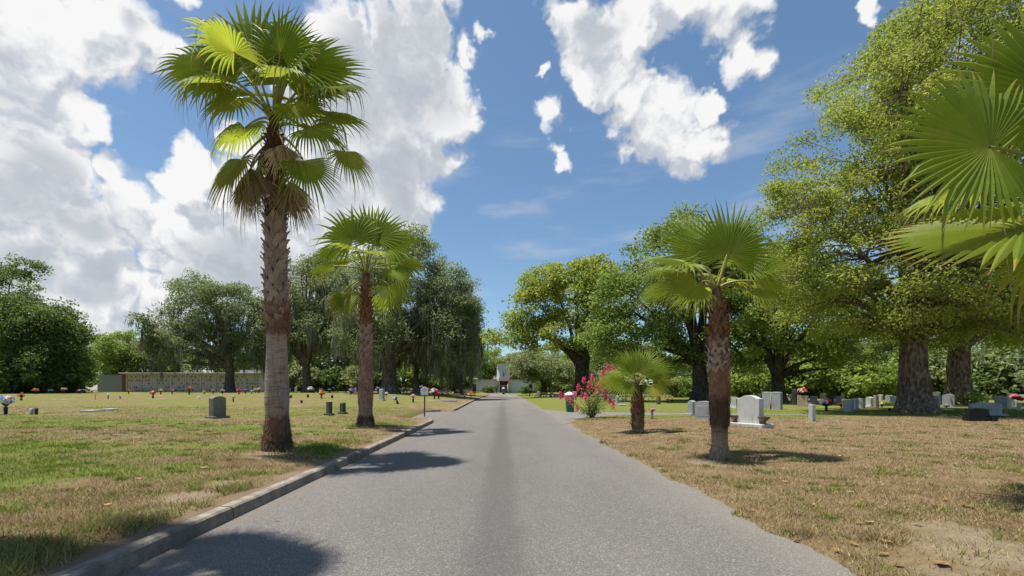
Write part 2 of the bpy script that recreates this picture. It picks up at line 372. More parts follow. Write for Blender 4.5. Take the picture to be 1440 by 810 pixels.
# clouds: each row is a heading on the sky (degrees east of the road, degrees up) given as tangent pair, and an angular size
BL = [(30, 40, 105), (120, 55, 85), (195, 88, 45), (-40, 90, 120), (250, 12, 20), (225, 100, 30), (140, 105, 50),
      (30, 165, 80), (105, 160, 55), (55, 235, 90), (155, 245, 42), (20, 330, 110), (110, 325, 90), (180, 300, 50), (55, 405, 80), (150, 410, 65), (100, 450, 70), (-60, 250, 130), (0, 440, 80), (205, 330, 45), (220, 370, 40),
      (430, 280, 115), (520, 200, 110), (595, 190, 75), (560, 80, 90), (620, 135, 52), (480, 60, 75), (480, 330, 105), (560, 280, 75), (300, 275, 52), (275, 225, 40), (330, 330, 80), (400, 390, 85), (260, 330, 60), (600, 15, 55), (640, 12, 30), (345, 190, 38), (265, 265, 42), (450, 130, 70), (490, 400, 80), (280, 400, 60), (230, 430, 60), (640, 165, 32), (575, 120, 70),
      (652, 82, 22), (675, 76, 14), (830, 60, 62), (805, 28, 42), (868, 92, 44), (780, 20, 26), (848, 105, 40), (960, 6, 52), (905, 8, 55), (1010, 10, 48), (1030, 75, 26), (1046, 95, 20),
      (930, 168, 62), (905, 130, 36), (893, 60, 36), (898, 145, 45), (960, 205, 42), (880, 165, 34), (985, 180, 32), (976, 134, 22), (1000, 195, 22), (770, 165, 25), (757, 118, 10), (778, 213, 14), (788, 230, 14), (768, 190, 14), (1222, 32, 12)]
GR = [(560, 90, 105), (510, 120, 80), (350, 375, 80), (450, 400, 70), (230, 60, 30), (60, 265, 75), (90, 290, 60), (570, 250, 60), (120, 395, 40), (540, 20, 70), (480, 240, 55), (20, 385, 50), (610, 240, 35), (850, 20, 35), (320, 400, 60)]
def sky_dir(px, py):
    v = Vector(((px-VX)/FP, 1, (VY-py)/FP)); L = v.length; v.normalize(); return v, L
def field_group():
    g = bpy.data.node_groups.new('cloud_field', 'ShaderNodeTree')
    g.interface.new_socket('Dir', in_out='INPUT', socket_type='NodeSocketVector'); g.interface.new_socket('Field', in_out='OUTPUT', socket_type='NodeSocketFloat'); g.interface.new_socket('Soft', in_out='OUTPUT', socket_type='NodeSocketFloat')
    q = N(g); gi = g.nodes.new('NodeGroupInput'); go = g.nodes.new('NodeGroupOutput'); d = gi.outputs[0]
    w1 = q.vec('SUBTRACT', q.noise(d, 6.5, 2, .5, 'Color'), (.5, .5, .5)); w2 = q.vec('SUBTRACT', q.noise(d, 21, 3, .6, 'Color'), (.5, .5, .5))
    dd = q.vec('ADD', q.vec('ADD', d, q.vec('SCALE', w1, .14)), q.vec('SCALE', w2, .06))
    F = None
    for px, py, r in BL:
        v, L = sky_dir(px, py); R = r*((.92 if px < 400 else .97 if px < 700 else 1.0) if r > 35 else 1.25)/FP/L
        e = q.math('MULTIPLY_ADD', q.vec('DISTANCE', dd, tuple(v)), -1/R, 1.)
        e = q.math('MULTIPLY', e, 1.75 if r > 35 else 1.2)
        F = e if F is None else q.math('MAXIMUM', F, e)
    det = q.math('SUBTRACT', q.noise(dd, 17, 6, .6), .5)
    bil = q.math('SUBTRACT', .42, q.voro(dd, 13)); bi2 = q.math('SUBTRACT', .42, q.voro(q.vec('ADD', dd, q.vec('SCALE', w2, .05)), 34))
    det = q.math('MULTIPLY_ADD', bil, .62, q.math('MULTIPLY_ADD', bi2, .34, q.math('MULTIPLY', det, .75)))
    F = q.math('MINIMUM', F, .95); So = q.math('MULTIPLY_ADD', det, .62, q.math('MULTIPLY', F, .7)); F = q.math('ADD', det, F)
    g.links.new(F, go.inputs[0]); g.links.new(So, go.inputs[1]); return g
fg = field_group()
tc = n.new('ShaderNodeTexCoord').outputs['Generated']
def field(v):
    k = n.new('ShaderNodeGroup', node_tree=fg); n.set(k.inputs[0], v); return k.outputs
(F0, S0), (_, S1) = field(tc), field(n.vec('ADD', tc, (-.012, 0, .034)))
dens = n.mapr(F0, -.06, .50)
lit = n.mapr(n.math('SUBTRACT', S0, S1), -.27, .24)  # cloud self-shading painted into the sky colour: brighter where less cloud lies sunward
G = None
for px, py, r in GR:
    v, L = sky_dir(px, py); e = n.math('MULTIPLY_ADD', n.vec('DISTANCE', n.vec('ADD', tc, n.vec('SCALE', n.vec('SUBTRACT', n.noise(tc, 6, 2, .5, 'Color'), (.5, .5, .5)), .16)), tuple(v)), -FP*L/r, 1.)
    G = e if G is None else n.math('MAXIMUM', G, e)
core = n.math('MULTIPLY', n.mapr(G, -.15, .45), n.mapr(F0, .35, .9))  # shade of thick cloud, painted in as grey cores
ccol = n.mix(lit, (4.3, 4.6, 5.1), (7.6, 7.55, 7.5)); ccol = n.mix(n.math('MULTIPLY', core, .75), ccol, (3.6, 3.9, 4.35))
sky = n.new('ShaderNodeTexSky', sky_type='NISHITA'); sky.sun_disc = False; el = math.asin(SUN_DIR.z); sky.sun_elevation = el; sky.sun_rotation = math.atan2(SUN_DIR.x, SUN_DIR.y)
sky.air_density = 1.0; sky.dust_density = .6; sky.ozone_density = 2.2
skc = n.mix(1., sky.outputs[0], (.92, 1.04, 1.06), 'MULTIPLY')
ci = n.noise(n.scalev(tc, (3.2, 3, 14)), 1, 5, .55); zr = n.new('ShaderNodeSeparateXYZ'); n.set(zr.inputs[0], tc)
cir = n.math('MULTIPLY', n.mapr(ci, .48, .72), n.math('MULTIPLY', n.mapr(zr.outputs[2], .05, .3), n.mapr(zr.outputs[2], .60, .42)))
skc = n.mix(n.math('MULTIPLY', cir, .45), skc, (5.2, 5.5, 5.8))
full = n.mix(n.math('MULTIPLY', dens, .97), skc, ccol)
bg = n.new('ShaderNodeBackground'); n.set(bg.inputs[0], full); bg.inputs[1].default_value = .082
wo = n.new('ShaderNodeOutputWorld'); W.node_tree.links.new(bg.outputs[0], wo.inputs[0])

# ------------------------------------------------------------------ ground, road, path, kerbs
def seg(a, b, s): return list(np.arange(a, b-1e-6, s))
gx = [-700, -450, -300, -200, -150, -120, -100]+seg(-85, -30, 5)+seg(-30, -12, 1)+seg(-12, -4.8, .3)+seg(-4.8, -2.6, .07)+seg(-2.6, 2.1, .5)+seg(2.1, 3.3, .05)+seg(3.3, 12, .25)+seg(12, 34, .6)+seg(34, 90, 5)+[100, 120, 150, 200, 300, 450, 700]
gy = [-300, -150, -80, -40, -20, -10, -5, -2]+seg(0, 7, .1)+seg(7, 30, .14)+seg(30, 60, .6)+seg(60, 110, 2)+[115, 125, 140, 170, 220, 300, 500, 800, 1200]
def sheet(name, xs, ys, zf, mat, keep=None):
    X, Y = np.meshgrid(np.array(xs, float), np.array(ys, float)); V = np.stack([X, Y, zf(X, Y)], -1).reshape(-1, 3)
    nx, ny = len(xs), len(ys); i = np.arange(ny-1)[:, None]*nx+np.arange(nx-1)[None, :]
    Fq = np.stack([i, i+1, i+nx+1, i+nx], -1).reshape(-1, 4)
    return link(name, np_mesh(name, V, Fq, smooth=True), mat)
struct(sheet('ground', gx, gy, Z, M['ground']))
struct(sheet('road', seg(XL-.02, XR+.25, .25)+[XR+.25], seg(-6, 91, .5), lambda x, y: road_z(y)+.012*(1-((x+.1)/2.7)**2)+0*x, M['asphalt']))
# side path: strip between the two edges, 8 mm above the road where they meet
pr = np.array(seg(2.2, 12, .2)+seg(12, 46, 1)); lo = np.interp(pr, PATH[:, 0], PATH[:, 1])-.2; hi = np.interp(pr, PATH[:, 0], PATH[:, 2])+.2
ts = np.linspace(0, 1, 12); YY = lo[None]+(hi-lo)[None]*ts[:, None]; XX = np.tile(pr, (12, 1))
V = np.stack([XX, YY, road_z(YY)+.010], -1).reshape(-1, 3); i = np.arange(11)[:, None]*len(pr)+np.arange(len(pr)-1)[None]
struct(link('path', np_mesh('path', V, np.stack([i, i+1, i+len(pr)+1, i+len(pr)], -1).reshape(-1, 4), smooth=True), M['asphalt']))
struct(sheet('road_turnout', seg(-4.7, -2.82, .2)+[-2.82], seg(18.9, 26.6, .25), lambda x, y: road_z(y)+.008+0*x, M['asphalt']))
def kerb(pts, name, sink_start=False):
    P = [np.array(p, float) for p in pts]; mb = MB()
    Q = []
    for p, p2_ in zip(P[:-1], P[1:]):
        Q.append((p, 0))
        if int(p[1]//2.4) != int(p2_[1]//2.4):
            f = ((p2_[1]//2.4)*2.4-p[1])/(p2_[1]-p[1]+1e-9); Lq = np.linalg.norm(p2_-p)
            for e, c_ in ((-.022, 0), (-.010, 1), (.010, 1), (.022, 0)): Q.append((p+(p2_-p)*min(max(f+e/Lq, .02), .98), c_))
    Q.append((P[-1], 0)); cut = [c_ for _, c_ in Q]; P = [p for p, _ in Q]
    prof = [(0, -.06), (.012, .075), (.022, .112), (.045, .130), (.15, .132), (.165, .10), (.165, -.06)]   # offset to the left of travel, height
    vs = []
    for k, p in enumerate(P):
        t = (P[min(k+1, len(P)-1)]-P[max(k-1, 0)]); t /= np.linalg.norm(t); nrm = np.array([-t[1], t[0]])
        w = (fbm(p[1]*1.3, p[0]+3)-.45)*.02
        for o, h in prof:
            q = p+nrm*(o+w+.022*cut[k]*(o < .1)); vs.append((q[0], q[1], float(road_z(p[1]))+h-.028*cut[k]*(h > .1)+(float(fbm(q[1]*6, q[0]*9))-.45)*.012*(h > 0)))
    m = len(prof); fs = [(k*m+j, k*m+j+1, (k+1)*m+j+1, (k+1)*m+j) for k in range(len(P)-1) for j in range(m-1)]
    fs += [tuple(range(m))[::-1], tuple((len(P)-1)*m+j for j in range(m))]
    fs = [f[::-1] for f in fs]
    mb.add(vs, fs); mb.s = [False]*len(mb.s)
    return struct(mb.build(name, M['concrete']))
kerb([(-2.83, y) for y in seg(-3, 18.3, .12)]+[(-2.85, 18.5), (-2.90, 18.75), (-3.0, 18.92), (-3.14, 19.02)], 'kerb')
kerb([(-4.9, 25.6), (-4.3, 26.0), (-3.7, 26.35), (-3.25, 26.6), (-3.0, 26.9), (-2.88, 27.4)]+[(-2.86+.15*S(40, 80, y), y) for y in seg(27.8, 88, .4)], 'kerb')

# ------------------------------------------------------------------ grass blades
def grass(nb, seed, dmin, dmax, xlim, h0, h1, accept=None, wk=1., name='grass', pts=None, t0=0.):
    r = np.random.RandomState(seed)
    if pts is None:
        D = dmin*(dmax/dmin)**r.rand(nb); X = r.uniform(-1.32, 1.32, nb)*D
    else: X, D = pts
    ok = (paved(X, D) < np.where(X > 0, .62, .25)) & ((X > XR-.1) | (X < XL-.19-.25*vnoise(D*3.1, 2.2)))
    bare = fbm(X*.55+7, D*.55+3, 3)
    ok &= r.rand(len(X)) < np.where(bare > .55, .35, 1.)
    for bx, by, br in BARE: ok &= ~((np.hypot(X-bx, D-by) < br*(.55+.6*vnoise(X*4, D*4))) & (r.rand(len(X)) < .85))
    if accept is not None: ok &= accept(X, D, r)
    X, D = X[ok], D[ok]; k = len(X)
    z = Z(X, D)-.006; ang = r.rand(k)*2*PI; h = r.uniform(h0, h1, k)*(.7+.6*fbm(X*1.3, D*1.3)); w = wk*(.0016+.00042*D)*r.uniform(.7, 1.4, k)
    lean = r.normal(0, .55, (k, 2))*h[:, None]
    dx, dy = np.cos(ang)*w, np.sin(ang)*w
    V = np.empty((k, 3, 3)); V[:, 0] = np.stack([X-dx, D-dy, z], -1); V[:, 1] = np.stack([X+dx, D+dy, z], -1); V[:, 2] = np.stack([X+lean[:, 0], D+lean[:, 1], z+h], -1)
    o = link(name, np_mesh(name, V.reshape(-1, 3), np.arange(k*3).reshape(-1, 3), {'tint': t0+max(.25, 1-t0)*r.rand(k)}), M['grass'])
    return struct(o, 'stuff')
grass(380000, 3, 2.4, 26, None, .022, .055)
def tufts(cs, seed):
    r = np.random.RandomState(seed); X = []; D = []
    for x, y, rad, m in cs:
        X.append(x+r.normal(0, rad, m)); D.append(y+r.normal(0, rad, m))
    return np.concatenate(X), np.concatenate(D)
tl = []
for px, py, rad, m in [(30, 775, .16, 2600), (75, 765, .12, 1200), (10, 800, .15, 1800), (150, 740, .12, 900), (230, 725, .1, 700), (260, 715, .08, 500), (180, 735, .1, 700), (330, 690, .12, 500), (430, 635, .2, 500), (455, 628, .2, 600), (485, 622, .2, 500)]:
    x, y = at(px, py); tl.append((x, y, rad, m))
grass(0, 5, 0, 0, None, .06, .13, pts=tufts(tl, 19), wk=1.4, t0=.85); tl = []
for px, py, rad, m in [(390, 634, .42, 900), (514, 600, .42, 700), (1012, 646, .34, 700), (1195, 785, .07, 380), (1235, 762, .09, 420), (1400, 780, .12, 600), (1130, 752, .06, 250), (1012, 648, .16, 500), (900, 608, .2, 400), (830, 590, .3, 700), (1050, 600, .3, 400)]:
    x, y = at(px, py); tl.append((x, y, rad, m))
grass(0, 4, 0, 0, None, .05, .11, pts=tufts(tl, 9), wk=1.3, t0=.3)
rw = np.random.RandomState(14); tl = []
for i in range(900):
    d = 2.6*(16/2.6)**rw.rand(); x = rw.uniform(-1.2, 1.2)*d
    tl.append((x, d, rw.uniform(.03, .14), int(rw.uniform(30, 130))))
grass(0, 6, 0, 0, None, .025, .06, pts=tufts(tl, 10), wk=1.5, t0=.95)

# ------------------------------------------------------------------ palms
def frond_np(rs, att, hub, d, nrm, R, droop=.15, dry=0., phim=2.35, nseg=34, sp=.50):
    if nrm[1] < -.7 and d[2] > .5: d = (d[0], d[1]+.16, d[2]); R = R*1.1
    att, hub, d, nrm = [np.array(q, float) for q in (att, hub, d, nrm)]
    d /= np.linalg.norm(d); nrm -= d*nrm.dot(d); nrm /= np.linalg.norm(nrm)+1e-9; s = np.cross(nrm, d)
    # petiole: a flattened tapering stalk
    t = np.linspace(0, 1, 9)[:, None]; mid = (att+hub)/2; L = np.linalg.norm(hub-att)
    c1 = mid*.35+att*.65+np.array([0, 0, .20*L]) if hub[2]-att[2] < .6*L else mid*.5+att*.5
    c2 = hub-d*.35*L*.8
    P = att*(1-t)**3+3*c1*t*(1-t)**2+3*c2*t*t*(1-t)+hub*t**3
    PV, PF = tube_np(P, np.linspace(.030, .014, 9), 5)
    rings = np.array([.02, .14, .3, .46, .58, .70, .82, .92, 1.0])
    ph = np.linspace(-phim, phim, nseg); dph = ph[1]-ph[0]
    V = []; Fs = []; rad = []; dr = []; tint = []
    fold = rs.uniform(.10, .30)
    for k, p in enumerate(ph):
        Lk = R*(1-.30*(abs(p)/phim)**2)*rs.uniform(.94, 1.04)
        dl = .65*droop*rs.uniform(.6, 1.5)+(rs.rand() < .08+.25*droop)*rs.uniform(.2, .7); lat = rs.normal(0, .035); tn = rs.rand()
        dk = dry*(.55+.9*rs.rand())
        cut = rs.uniform(.8, 1.) if rs.rand() < .5 else 1.
        o = len(V)
        for j, q in enumerate(rings):
            rr = q*Lk; over = max(0, q-sp)/(1-sp)
            hw = min(q, sp)*Lk*math.tan(dph/2)*1.06 if q <= sp else sp*Lk*math.tan(dph/2)*1.03*max(.05, (1-over**.9))
            pp = p+lat*over; u = math.cos(pp)*d+math.sin(pp)*s; sd = -math.sin(pp)*d+math.cos(pp)*s
            base = hub+u*rr+nrm*(fold*rr*(abs(math.sin(p*.5))**2)-.10*rr*q)
            dz = dl*Lk*over**1.7; base = base+np.array([0, 0, -dz])-u*dz*.35*over
            if q > .85 and cut < 1: hw *= .5
            plt = hw*.45
            V += [base-sd*hw-nrm*plt, base+nrm*plt, base+sd*hw-nrm*plt]
            if j:
                a = o+(j-1)*3; b = o+j*3
                Fs += [(a, a+1, b+1, b), (a+1, a+2, b+2, b+1)]; m = (rings[j]+rings[j-1])/2
                dd = min(1, dk+ (m > .78)*(.14+.35*tn+.6*dry)*(m-.78)/.22*1.6+(m > .95)*.3)
                rad += [m, m]; dr += [dd, dd]; tint += [tn, min(1, tn+.12)]
    # pale threads hanging between the segments
    for k in range(7):
        p = rs.uniform(-phim, phim); q = hub+(math.cos(p)*d+math.sin(p)*s)*R*rs.uniform(.55, .8); ln = rs.uniform(.12, .4)*R; o = len(V); sw = rs.normal(0, .06, 2)
        w = .003
        V += [q-s*w, q+s*w, q+np.array([sw[0], sw[1], -ln])+s*w*.5, q+np.array([sw[0], sw[1], -ln])-s*w*.5]; Fs.append((o, o+1, o+2, o+3)); rad.append(.9); dr.append(.8); tint.append(.8)
    return np.array(V), np.array(Fs), np.array(rad), np.array(dr), np.array(tint), PV, PF
def add_frond(root, rs, dead=False, **kw):
    V, Fs, rad, dr, tn, PV, PF = frond_np(rs, **kw)
    o = link('frond', np_mesh('frond', V, Fs, {'rad': rad, 'dry': dr, 'tint': tn}), M['frond'], root)
    if kw.get('dry', 0) > .7: o['label'] = 'dead brown hanging frond'
    elif kw.get('dry', 0) > .4: o['label'] = 'frond with dry yellow and brown segments'
    p = link('petiole', np_mesh('petiole', PV, PF, smooth=True), M['petiole'] if kw.get('dry', 0) < .6 else M['boot_grey'], o)
    return o
def palm_trunk(root, prof, mat, lean=(0, 0), seed=1, flare=True):
    """prof: list of (z, radius)"""
    rs = np.random.RandomState(seed); H = prof[-1][0]; zs = np.arange(-.08, H+.001, .035); n_ = 28
    rr = np.interp(zs, [p[0] for p in prof], [p[1] for p in prof]); th = np.arange(n_)*2*PI/n_
    ZZ, TT = np.meshgrid(zs, th, indexing='ij')
    q = fbm(TT*2.2+seed, ZZ*3, 3)-.45; ringz = (vnoise(ZZ*14+seed, TT*.6)-.5)*.022
    R = rr[:, None]*(1+.10*q+ringz+.05*(fbm(ZZ*2.2+seed*3, TT*.8)-.45)); root_amp = np.exp(-np.maximum(ZZ, 0)/.22)
    R = R*(1+.16*root_amp*(vnoise(TT*4.5, ZZ*.8+seed)-.4))
    cx = lean[0]*(ZZ/H)**1.5; cy = lean[1]*(ZZ/H)**1.5
    V = np.stack([cx+R*np.cos(TT), cy+R*np.sin(TT), ZZ], -1).reshape(-1, 3)
    i = np.arange(len(zs)-1)[:, None]*n_; k = np.arange(n_)[None]; k2 = (k+1) % n_
    Fq = np.stack([i+k, i+k2, i+n_+k2, i+n_+k], -1).reshape(-1, 4)
    h = np.repeat((zs[:-1]/H).clip(0, 1), n_)+rs.normal(0, .006, len(Fq))
    return link('trunk', np_mesh('trunk', V, Fq, {'h': h.clip(0, 1)}, smooth=True), mat, root)
def boots(root, prof, lean, H, z0, z1, nper, dz, mat, leg=.11, w=.035, out=.06, jit=.15, seed=1, stub=.08, name='leaf_bases'):
    rs = np.random.RandomState(seed); V = []; Fs = []; tint = []
    zs = np.arange(z0, z1, dz); pz = [p[0] for p in prof]; prr = [p[1] for p in prof]
    def pt(th, z, off):
        r = np.interp(z, pz, prr)+off; t = (z/H)**1.5 if z > 0 else 0
        return np.array([lean[0]*t+r*math.cos(th), lean[1]*t+r*math.sin(th), z])
    def strap(p, wds, thick, tn):
        # p: list of (th, z, off); ribbon with thickness along the vertical-ish width
        o = len(V)
        for (th, z, off), (wt, wz_) in zip(p, wds):
            for a, b in ((-1, 0), (1, 0), (1, 1), (-1, 1)):
                V.append(pt(th+a*wt, z+a*wz_, off+b*thick))
        for k in range(len(p)-1):
            for j in range(4):
                Fs.append((o+k*4+j, o+k*4+(j+1) % 4, o+(k+1)*4+(j+1) % 4, o+(k+1)*4+j)); tint.append(tn)
        e = o+(len(p)-1)*4; Fs.append((e, e+1, e+2, e+3)); tint.append(min(1, tn+.3))
    for ri, z in enumerate(zs):
        for k in range(nper):
            th = 2*PI*(k+.5*(ri % 2))/nper+rs.normal(0, jit*.3); zz = z+rs.normal(0, jit*dz*.5); r = np.interp(zz, pz, prr); half = PI/nper*1.02
            tn = rs.rand(); wa = w/r
            for sg in (-1, 1):
                strap([(th+sg*half, zz-leg, .004), (th+sg*half*.5, zz-leg*.45, out*.35), (th+sg*wa*.3, zz, out*.75)],
                      [(wa*.6, sg*w*.55), (wa*.6, sg*w*.5), (wa*.5, sg*w*.2)], .012, tn)
            tj = rs.normal(0, jit); st = stub*rs.uniform(.3, 1.35)
            strap([(th, zz-leg*.15, out*.6), (th+tj*.2, zz+st*.5, out+st*.25), (th+tj*.4, zz+st, out+st*.75)], [(wa*.75, 0), (wa*.65, w*.15*tj), (wa*.5, w*.3*tj)], .014, tn)
    return link(name, np_mesh(name, np.array(V), np.array(Fs), {'tint': np.array(tint)}), mat, root)
def fibres(root, prof, z0, z1, m, mat, seed, ln=(.06, .16), name='fibre_fringe', down=.6):
    rs = np.random.RandomState(seed); pz = [p[0] for p in prof]; pr_ = [p[1] for p in prof]
    th = rs.rand(m)*2*PI; z = rs.uniform(z0, z1, m); r = np.interp(z, pz, pr_)+.004; L = rs.uniform(*ln, m); o = rs.uniform(.0, .6, m); ud = np.where(rs.rand(m) < down, -1, 1)
    sl_ = rs.normal(0, .5, m); w = rs.uniform(.004, .012, m)
    c, s = np.cos(th), np.sin(th); A = np.stack([r*c, r*s, z], -1); tg = np.stack([-s, c, 0*s], -1)
    B = A+np.stack([c*L*o*.5, s*L*o*.5, L*ud*.8], -1)+tg*(sl_*L)[:, None]
    V = np.empty((m, 4, 3)); V[:, 0] = A-tg*w[:, None]; V[:, 1] = A+tg*w[:, None]; V[:, 2] = B+tg*w[:, None]*.4; V[:, 3] = B-tg*w[:, None]*.4
    return link(name, np_mesh(name, V.reshape(-1, 3), np.arange(4*m).reshape(-1, 4), {'tint': rs.rand(m)}), mat, root)
def auto_fronds(root, rs, top, nf, R, Lp, elev=(80, -45), dry_from=.7, skip=None, droop0=.1, phim=2.2, rise=.0, cx=0.):
    for i in range(nf):
        f = (i+.5)/nf; az = i*2.39996+rs.normal(0, .15); e = math.radians(elev[0]+(elev[1]-elev[0])*f+rs.normal(0, 6))
        if skip and skip(az % (2*PI), f): continue
        h = np.array([math.cos(az), math.sin(az), 0]); L = Lp*rs.uniform(.8, 1.15)*(.75+.25*min(1, f*3)); zt = np.array([cx, 0, top-.5*f*f])
        hub = zt+h*L*math.cos(e)+np.array([0, 0, L*math.sin(e)+rise*(1-f)]); e2 = e-math.radians(16+30*f)
        d = h*math.cos(e2)+np.array([0, 0, math.sin(e2)]); nr = -h*math.sin(e2)+np.array([0, 0, math.cos(e2)]); side = np.cross(h, [0, 0, 1]); nr = nr+side*rs.normal(0, .45)
        dry = 0 if f < dry_from else rs.uniform(.1, .55)*(f-dry_from)/(1-dry_from)*1.6
        add_frond(root, rs, att=zt+h*.08, hub=hub, d=d, nrm=nr, R=R*rs.uniform(.85, 1.1), droop=droop0+.35*f*rs.uniform(.6, 1.4), dry=dry, phim=phim)
def palm_root(px, py, label):
    x, y = at(px, py); return thing('fan_palm', label, 'palm tree', (x, y, gz(x, y)), group='fan palms lining the road'), y
GREY = [(0, (.085, .068, .055)), (.05, (.10, .075, .058)), (.075, (.10, .055, .038)), (.10, (.20, .165, .14)), (.28, (.27, .22, .19)), (.36, (.34, .25, .20)), (.40, (.30, .16, .10)), (.43, (.17, .08, .05)), (.6, (.10, .06, .045)), (1, (.05, .028, .02))]
# tall palm left of the road
tall, D1 = palm_root(390, 633, 'tall fan palm left of the road with criss-cross leaf stubs on its trunk'); k = D1/FP
PT = [(z*k, r*.83) for z, r in [(-6, .36), (0, .335), (20, .29), (34, .265), (44, .245), (70, .275), (85, .265), (120, .235), (150, .225), (175, .215), (190, .235), (240, .225), (300, .205), (360, .19), (400, .17), (440, .13), (470, .10)]]
Ht = 470*k; LN = (-.07, 0)
palm_trunk(tall, PT, palm_trunk_mat('tall_palm_trunk', GREY), LN, 1)
boots(tall, PT, LN, Ht, 188*k, 330*k, 7, .15, M['boot_grey'], leg=.20, w=.062, out=.045, stub=.05, jit=.30, seed=3)
boots(tall, PT, LN, Ht, 330*k, 440*k, 8, .10, M['boot_dark'], leg=.12, w=.03, out=.05, stub=.09, jit=.5, seed=4, name='dark_leaf_bases')
fibres(tall, PT, 168*k, 200*k, 1500, M['fibre'], 5, (.08, .22)); fibres(tall, PT, 22*k, 46*k, 1100, M['boot_red'], 6, (.06, .16), 'root_fibres', .8); fibres(tall, PT, 2*k, 28*k, 900, M['boot_dark'], 61, (.10, .24), 'roots', .97); fibres(tall, PT, 400*k, 470*k, 300, M['boot_dark'], 7, (.1, .25), 'crown_fibres', .3)
rs = np.random.RandomState(21); ct = np.array([LN[0], 0, Ht])
FR = [((-.36, -.1, 1.12), (-.30, -.05, .95), (.1, -.97, .2), 1.42, .08, 0, 0), ((.08, .3, 1.1), (.12, .15, 1), (0, -1, .1), 1.4, .05, 0, 0), ((.36, .15, 1.05), (.55, .1, .8), (-.2, -1, .1), 1.3, .1, 0, 0), ((.30, -.35, .98), (.25, -.35, .85), (0, -.85, .55), .88, .06, 0, 0),
      ((-1.17, -.2, .80), (-.95, -.1, .28), (-.15, -.9, .45), 1.1, .30, .1, 0), ((-.36, -.7, .72), (-.25, -.85, .35), (0, -.45, .9), .98, .45, .22, 0), ((.83, .2, .54), (.8, .2, .5), (-.2, -.75, .65), .98, .2, .03, 0), ((1.15, -.2, .42), (.95, -.1, .05), (0, -.6, .8), .95, .5, .30, 0),
      ((.5, .6, .05), (.9, .5, -.1), (0, -.4, .9), .9, .3, .25, 0), ((.78, -.3, -.42), (.75, -.3, -.35), (.3, -.8, .5), 1., .45, .1, -.3), ((.67, -.2, -.98), (.38, -.1, -.9), (.4, -.9, .3), .95, .15, .05, -.5), ((1.40, 0, -.70), (.55, 0, -.8), (.6, -.6, .5), .82, .25, .35, -.25),
      ((-.35, .5, -.40), (-.6, .5, -.5), (-.3, -.6, .6), .9, .3, .3, -.3), ((-.46, -.3, -1.0), (-.40, -.3, -.85), (-.5, -.8, .3), 1.15, .3, .42, -.5), ((.36, -.12, -1.45), (.04, 0, -1), (.7, -.7, .1), .95, .05, 1., -.9), ((-.30, -.28, -1.15), (-.12, -.05, -1), (-.5, -.8, .1), 1.1, .1, 1., -.7),
      ((-.6, .55, .75), (-.6, .5, .55), (.2, -.6, .7), 1.1, .25, 0, 0), ((-.85, .5, .05), (-.8, .5, -.2), (-.2, -.5, .9), 1.0, .45, .15, -.1), ((.35, .8, .55), (.3, .8, .4), (0, -.6, .8), 1.1, .25, 0, 0), ((-.10, -.35, -1.35), (.1, -.1, -1), (.1, -1, .1), .7, .1, 1., -.8), ((-.75, -.45, .35), (-.75, -.45, -.15), (-.3, -.5, .8), .95, .6, .2, 0), ((.45, -.6, .35), (.5, -.7, -.1), (.2, -.5, .8), .85, .6, .15, 0), ((-.02, .05, 1.15), (-.05, 0, 1), (.3, -1, 0), 1.15, .02, 0, 0), ((-.34, .05, -.95), (-.16, 0, -1), (-.7, -.7, .1), 1.15, .1, 1., -.5), ((-.42, -.18, -1.3), (-.10, -.05, -1), (-.4, -.9, .1), .95, .1, .92, -.8), ((.28, .2, -1.2), (.1, .1, -1), (.7, -.5, .1), .95, .05, 1., -.7), ((.30, -.25, -.7), (.12, -.1, -1), (.4, -.9, .1), .8, .1, .95, -.4), ((.10, .35, .85), (.2, .4, .8), (.1, -1, .2), 1.2, .1, 0, 0), ((-.85, -.35, .45), (-.8, -.2, .0), (-.1, -.85, .5), .95, .35, .2, 0), ((.55, -.45, .62), (.65, -.35, .3), (0, -.8, .6), .9, .3, .15, 0), ((.95, .3, .15), (.9, .2, .1), (0, -.7, .7), .95, .3, .2, -.1), ((-.55, -.3, .15), (-.6, -.3, -.5), (-.3, -.9, .3), .85, .3, .3, -.1), ((.5, -.2, .1), (.55, -.25, -.5), (.3, -.9, .3), .85, .3, .25, -.1), ((-.7, .15, .95), (-.75, .1, .65), (.15, -.9, .4), 1.15, .12, 0, 0), ((.75, .1, .85), (.75, .05, .6), (-.2, -.9, .4), 1.1, .12, 0, 0)]
for hub, d, nr, R, dp, dry, za in FR:
    add_frond(tall, rs, att=ct+np.array([hub[0]*.08, hub[1]*.08, za*.8]), hub=ct+np.array(hub), d=d, nrm=nr, R=R, droop=dp, dry=dry if dry > .1 else .13, phim=1.05 if dry > .9 else 2.2 if hub[2] > -.2 else 1.6)
# shorter palm left of the road
p2, D2 = palm_root(514, 599, 'medium fan palm with orange dead fronds left of the road by the white sign'); k = D2/FP
PT = [(z*k, r*.88) for z, r in [(-5, .36), (0, .335), (10, .28), (20, .25), (45, .265), (70, .25), (110, .215), (150, .20), (180, .17), (215, .12)]]; H2 = 215*k; LN = (.02, 0)
palm_trunk(p2, PT, palm_trunk_mat('medium_palm_trunk', [(0, (.10, .085, .07)), (.10, (.11, .075, .055)), (.16, (.22, .19, .165)), (.3, (.25, .19, .16)), (.5, (.27, .17, .12)), (.7, (.15, .09, .06)), (1, (.08, .045, .03))], (.45, .6)), LN, 2)
boots(p2, PT, LN, H2, 112*k, 145*k, 7, .17, M['boot_grey'], leg=.20, w=.06, out=.04, stub=.06, jit=.4, seed=8); boots(p2, PT, LN, H2, 145*k, 200*k, 8, .13, M['boot_red'], leg=.14, w=.035, out=.05, stub=.1, jit=.5, seed=9, name='red_leaf_bases')
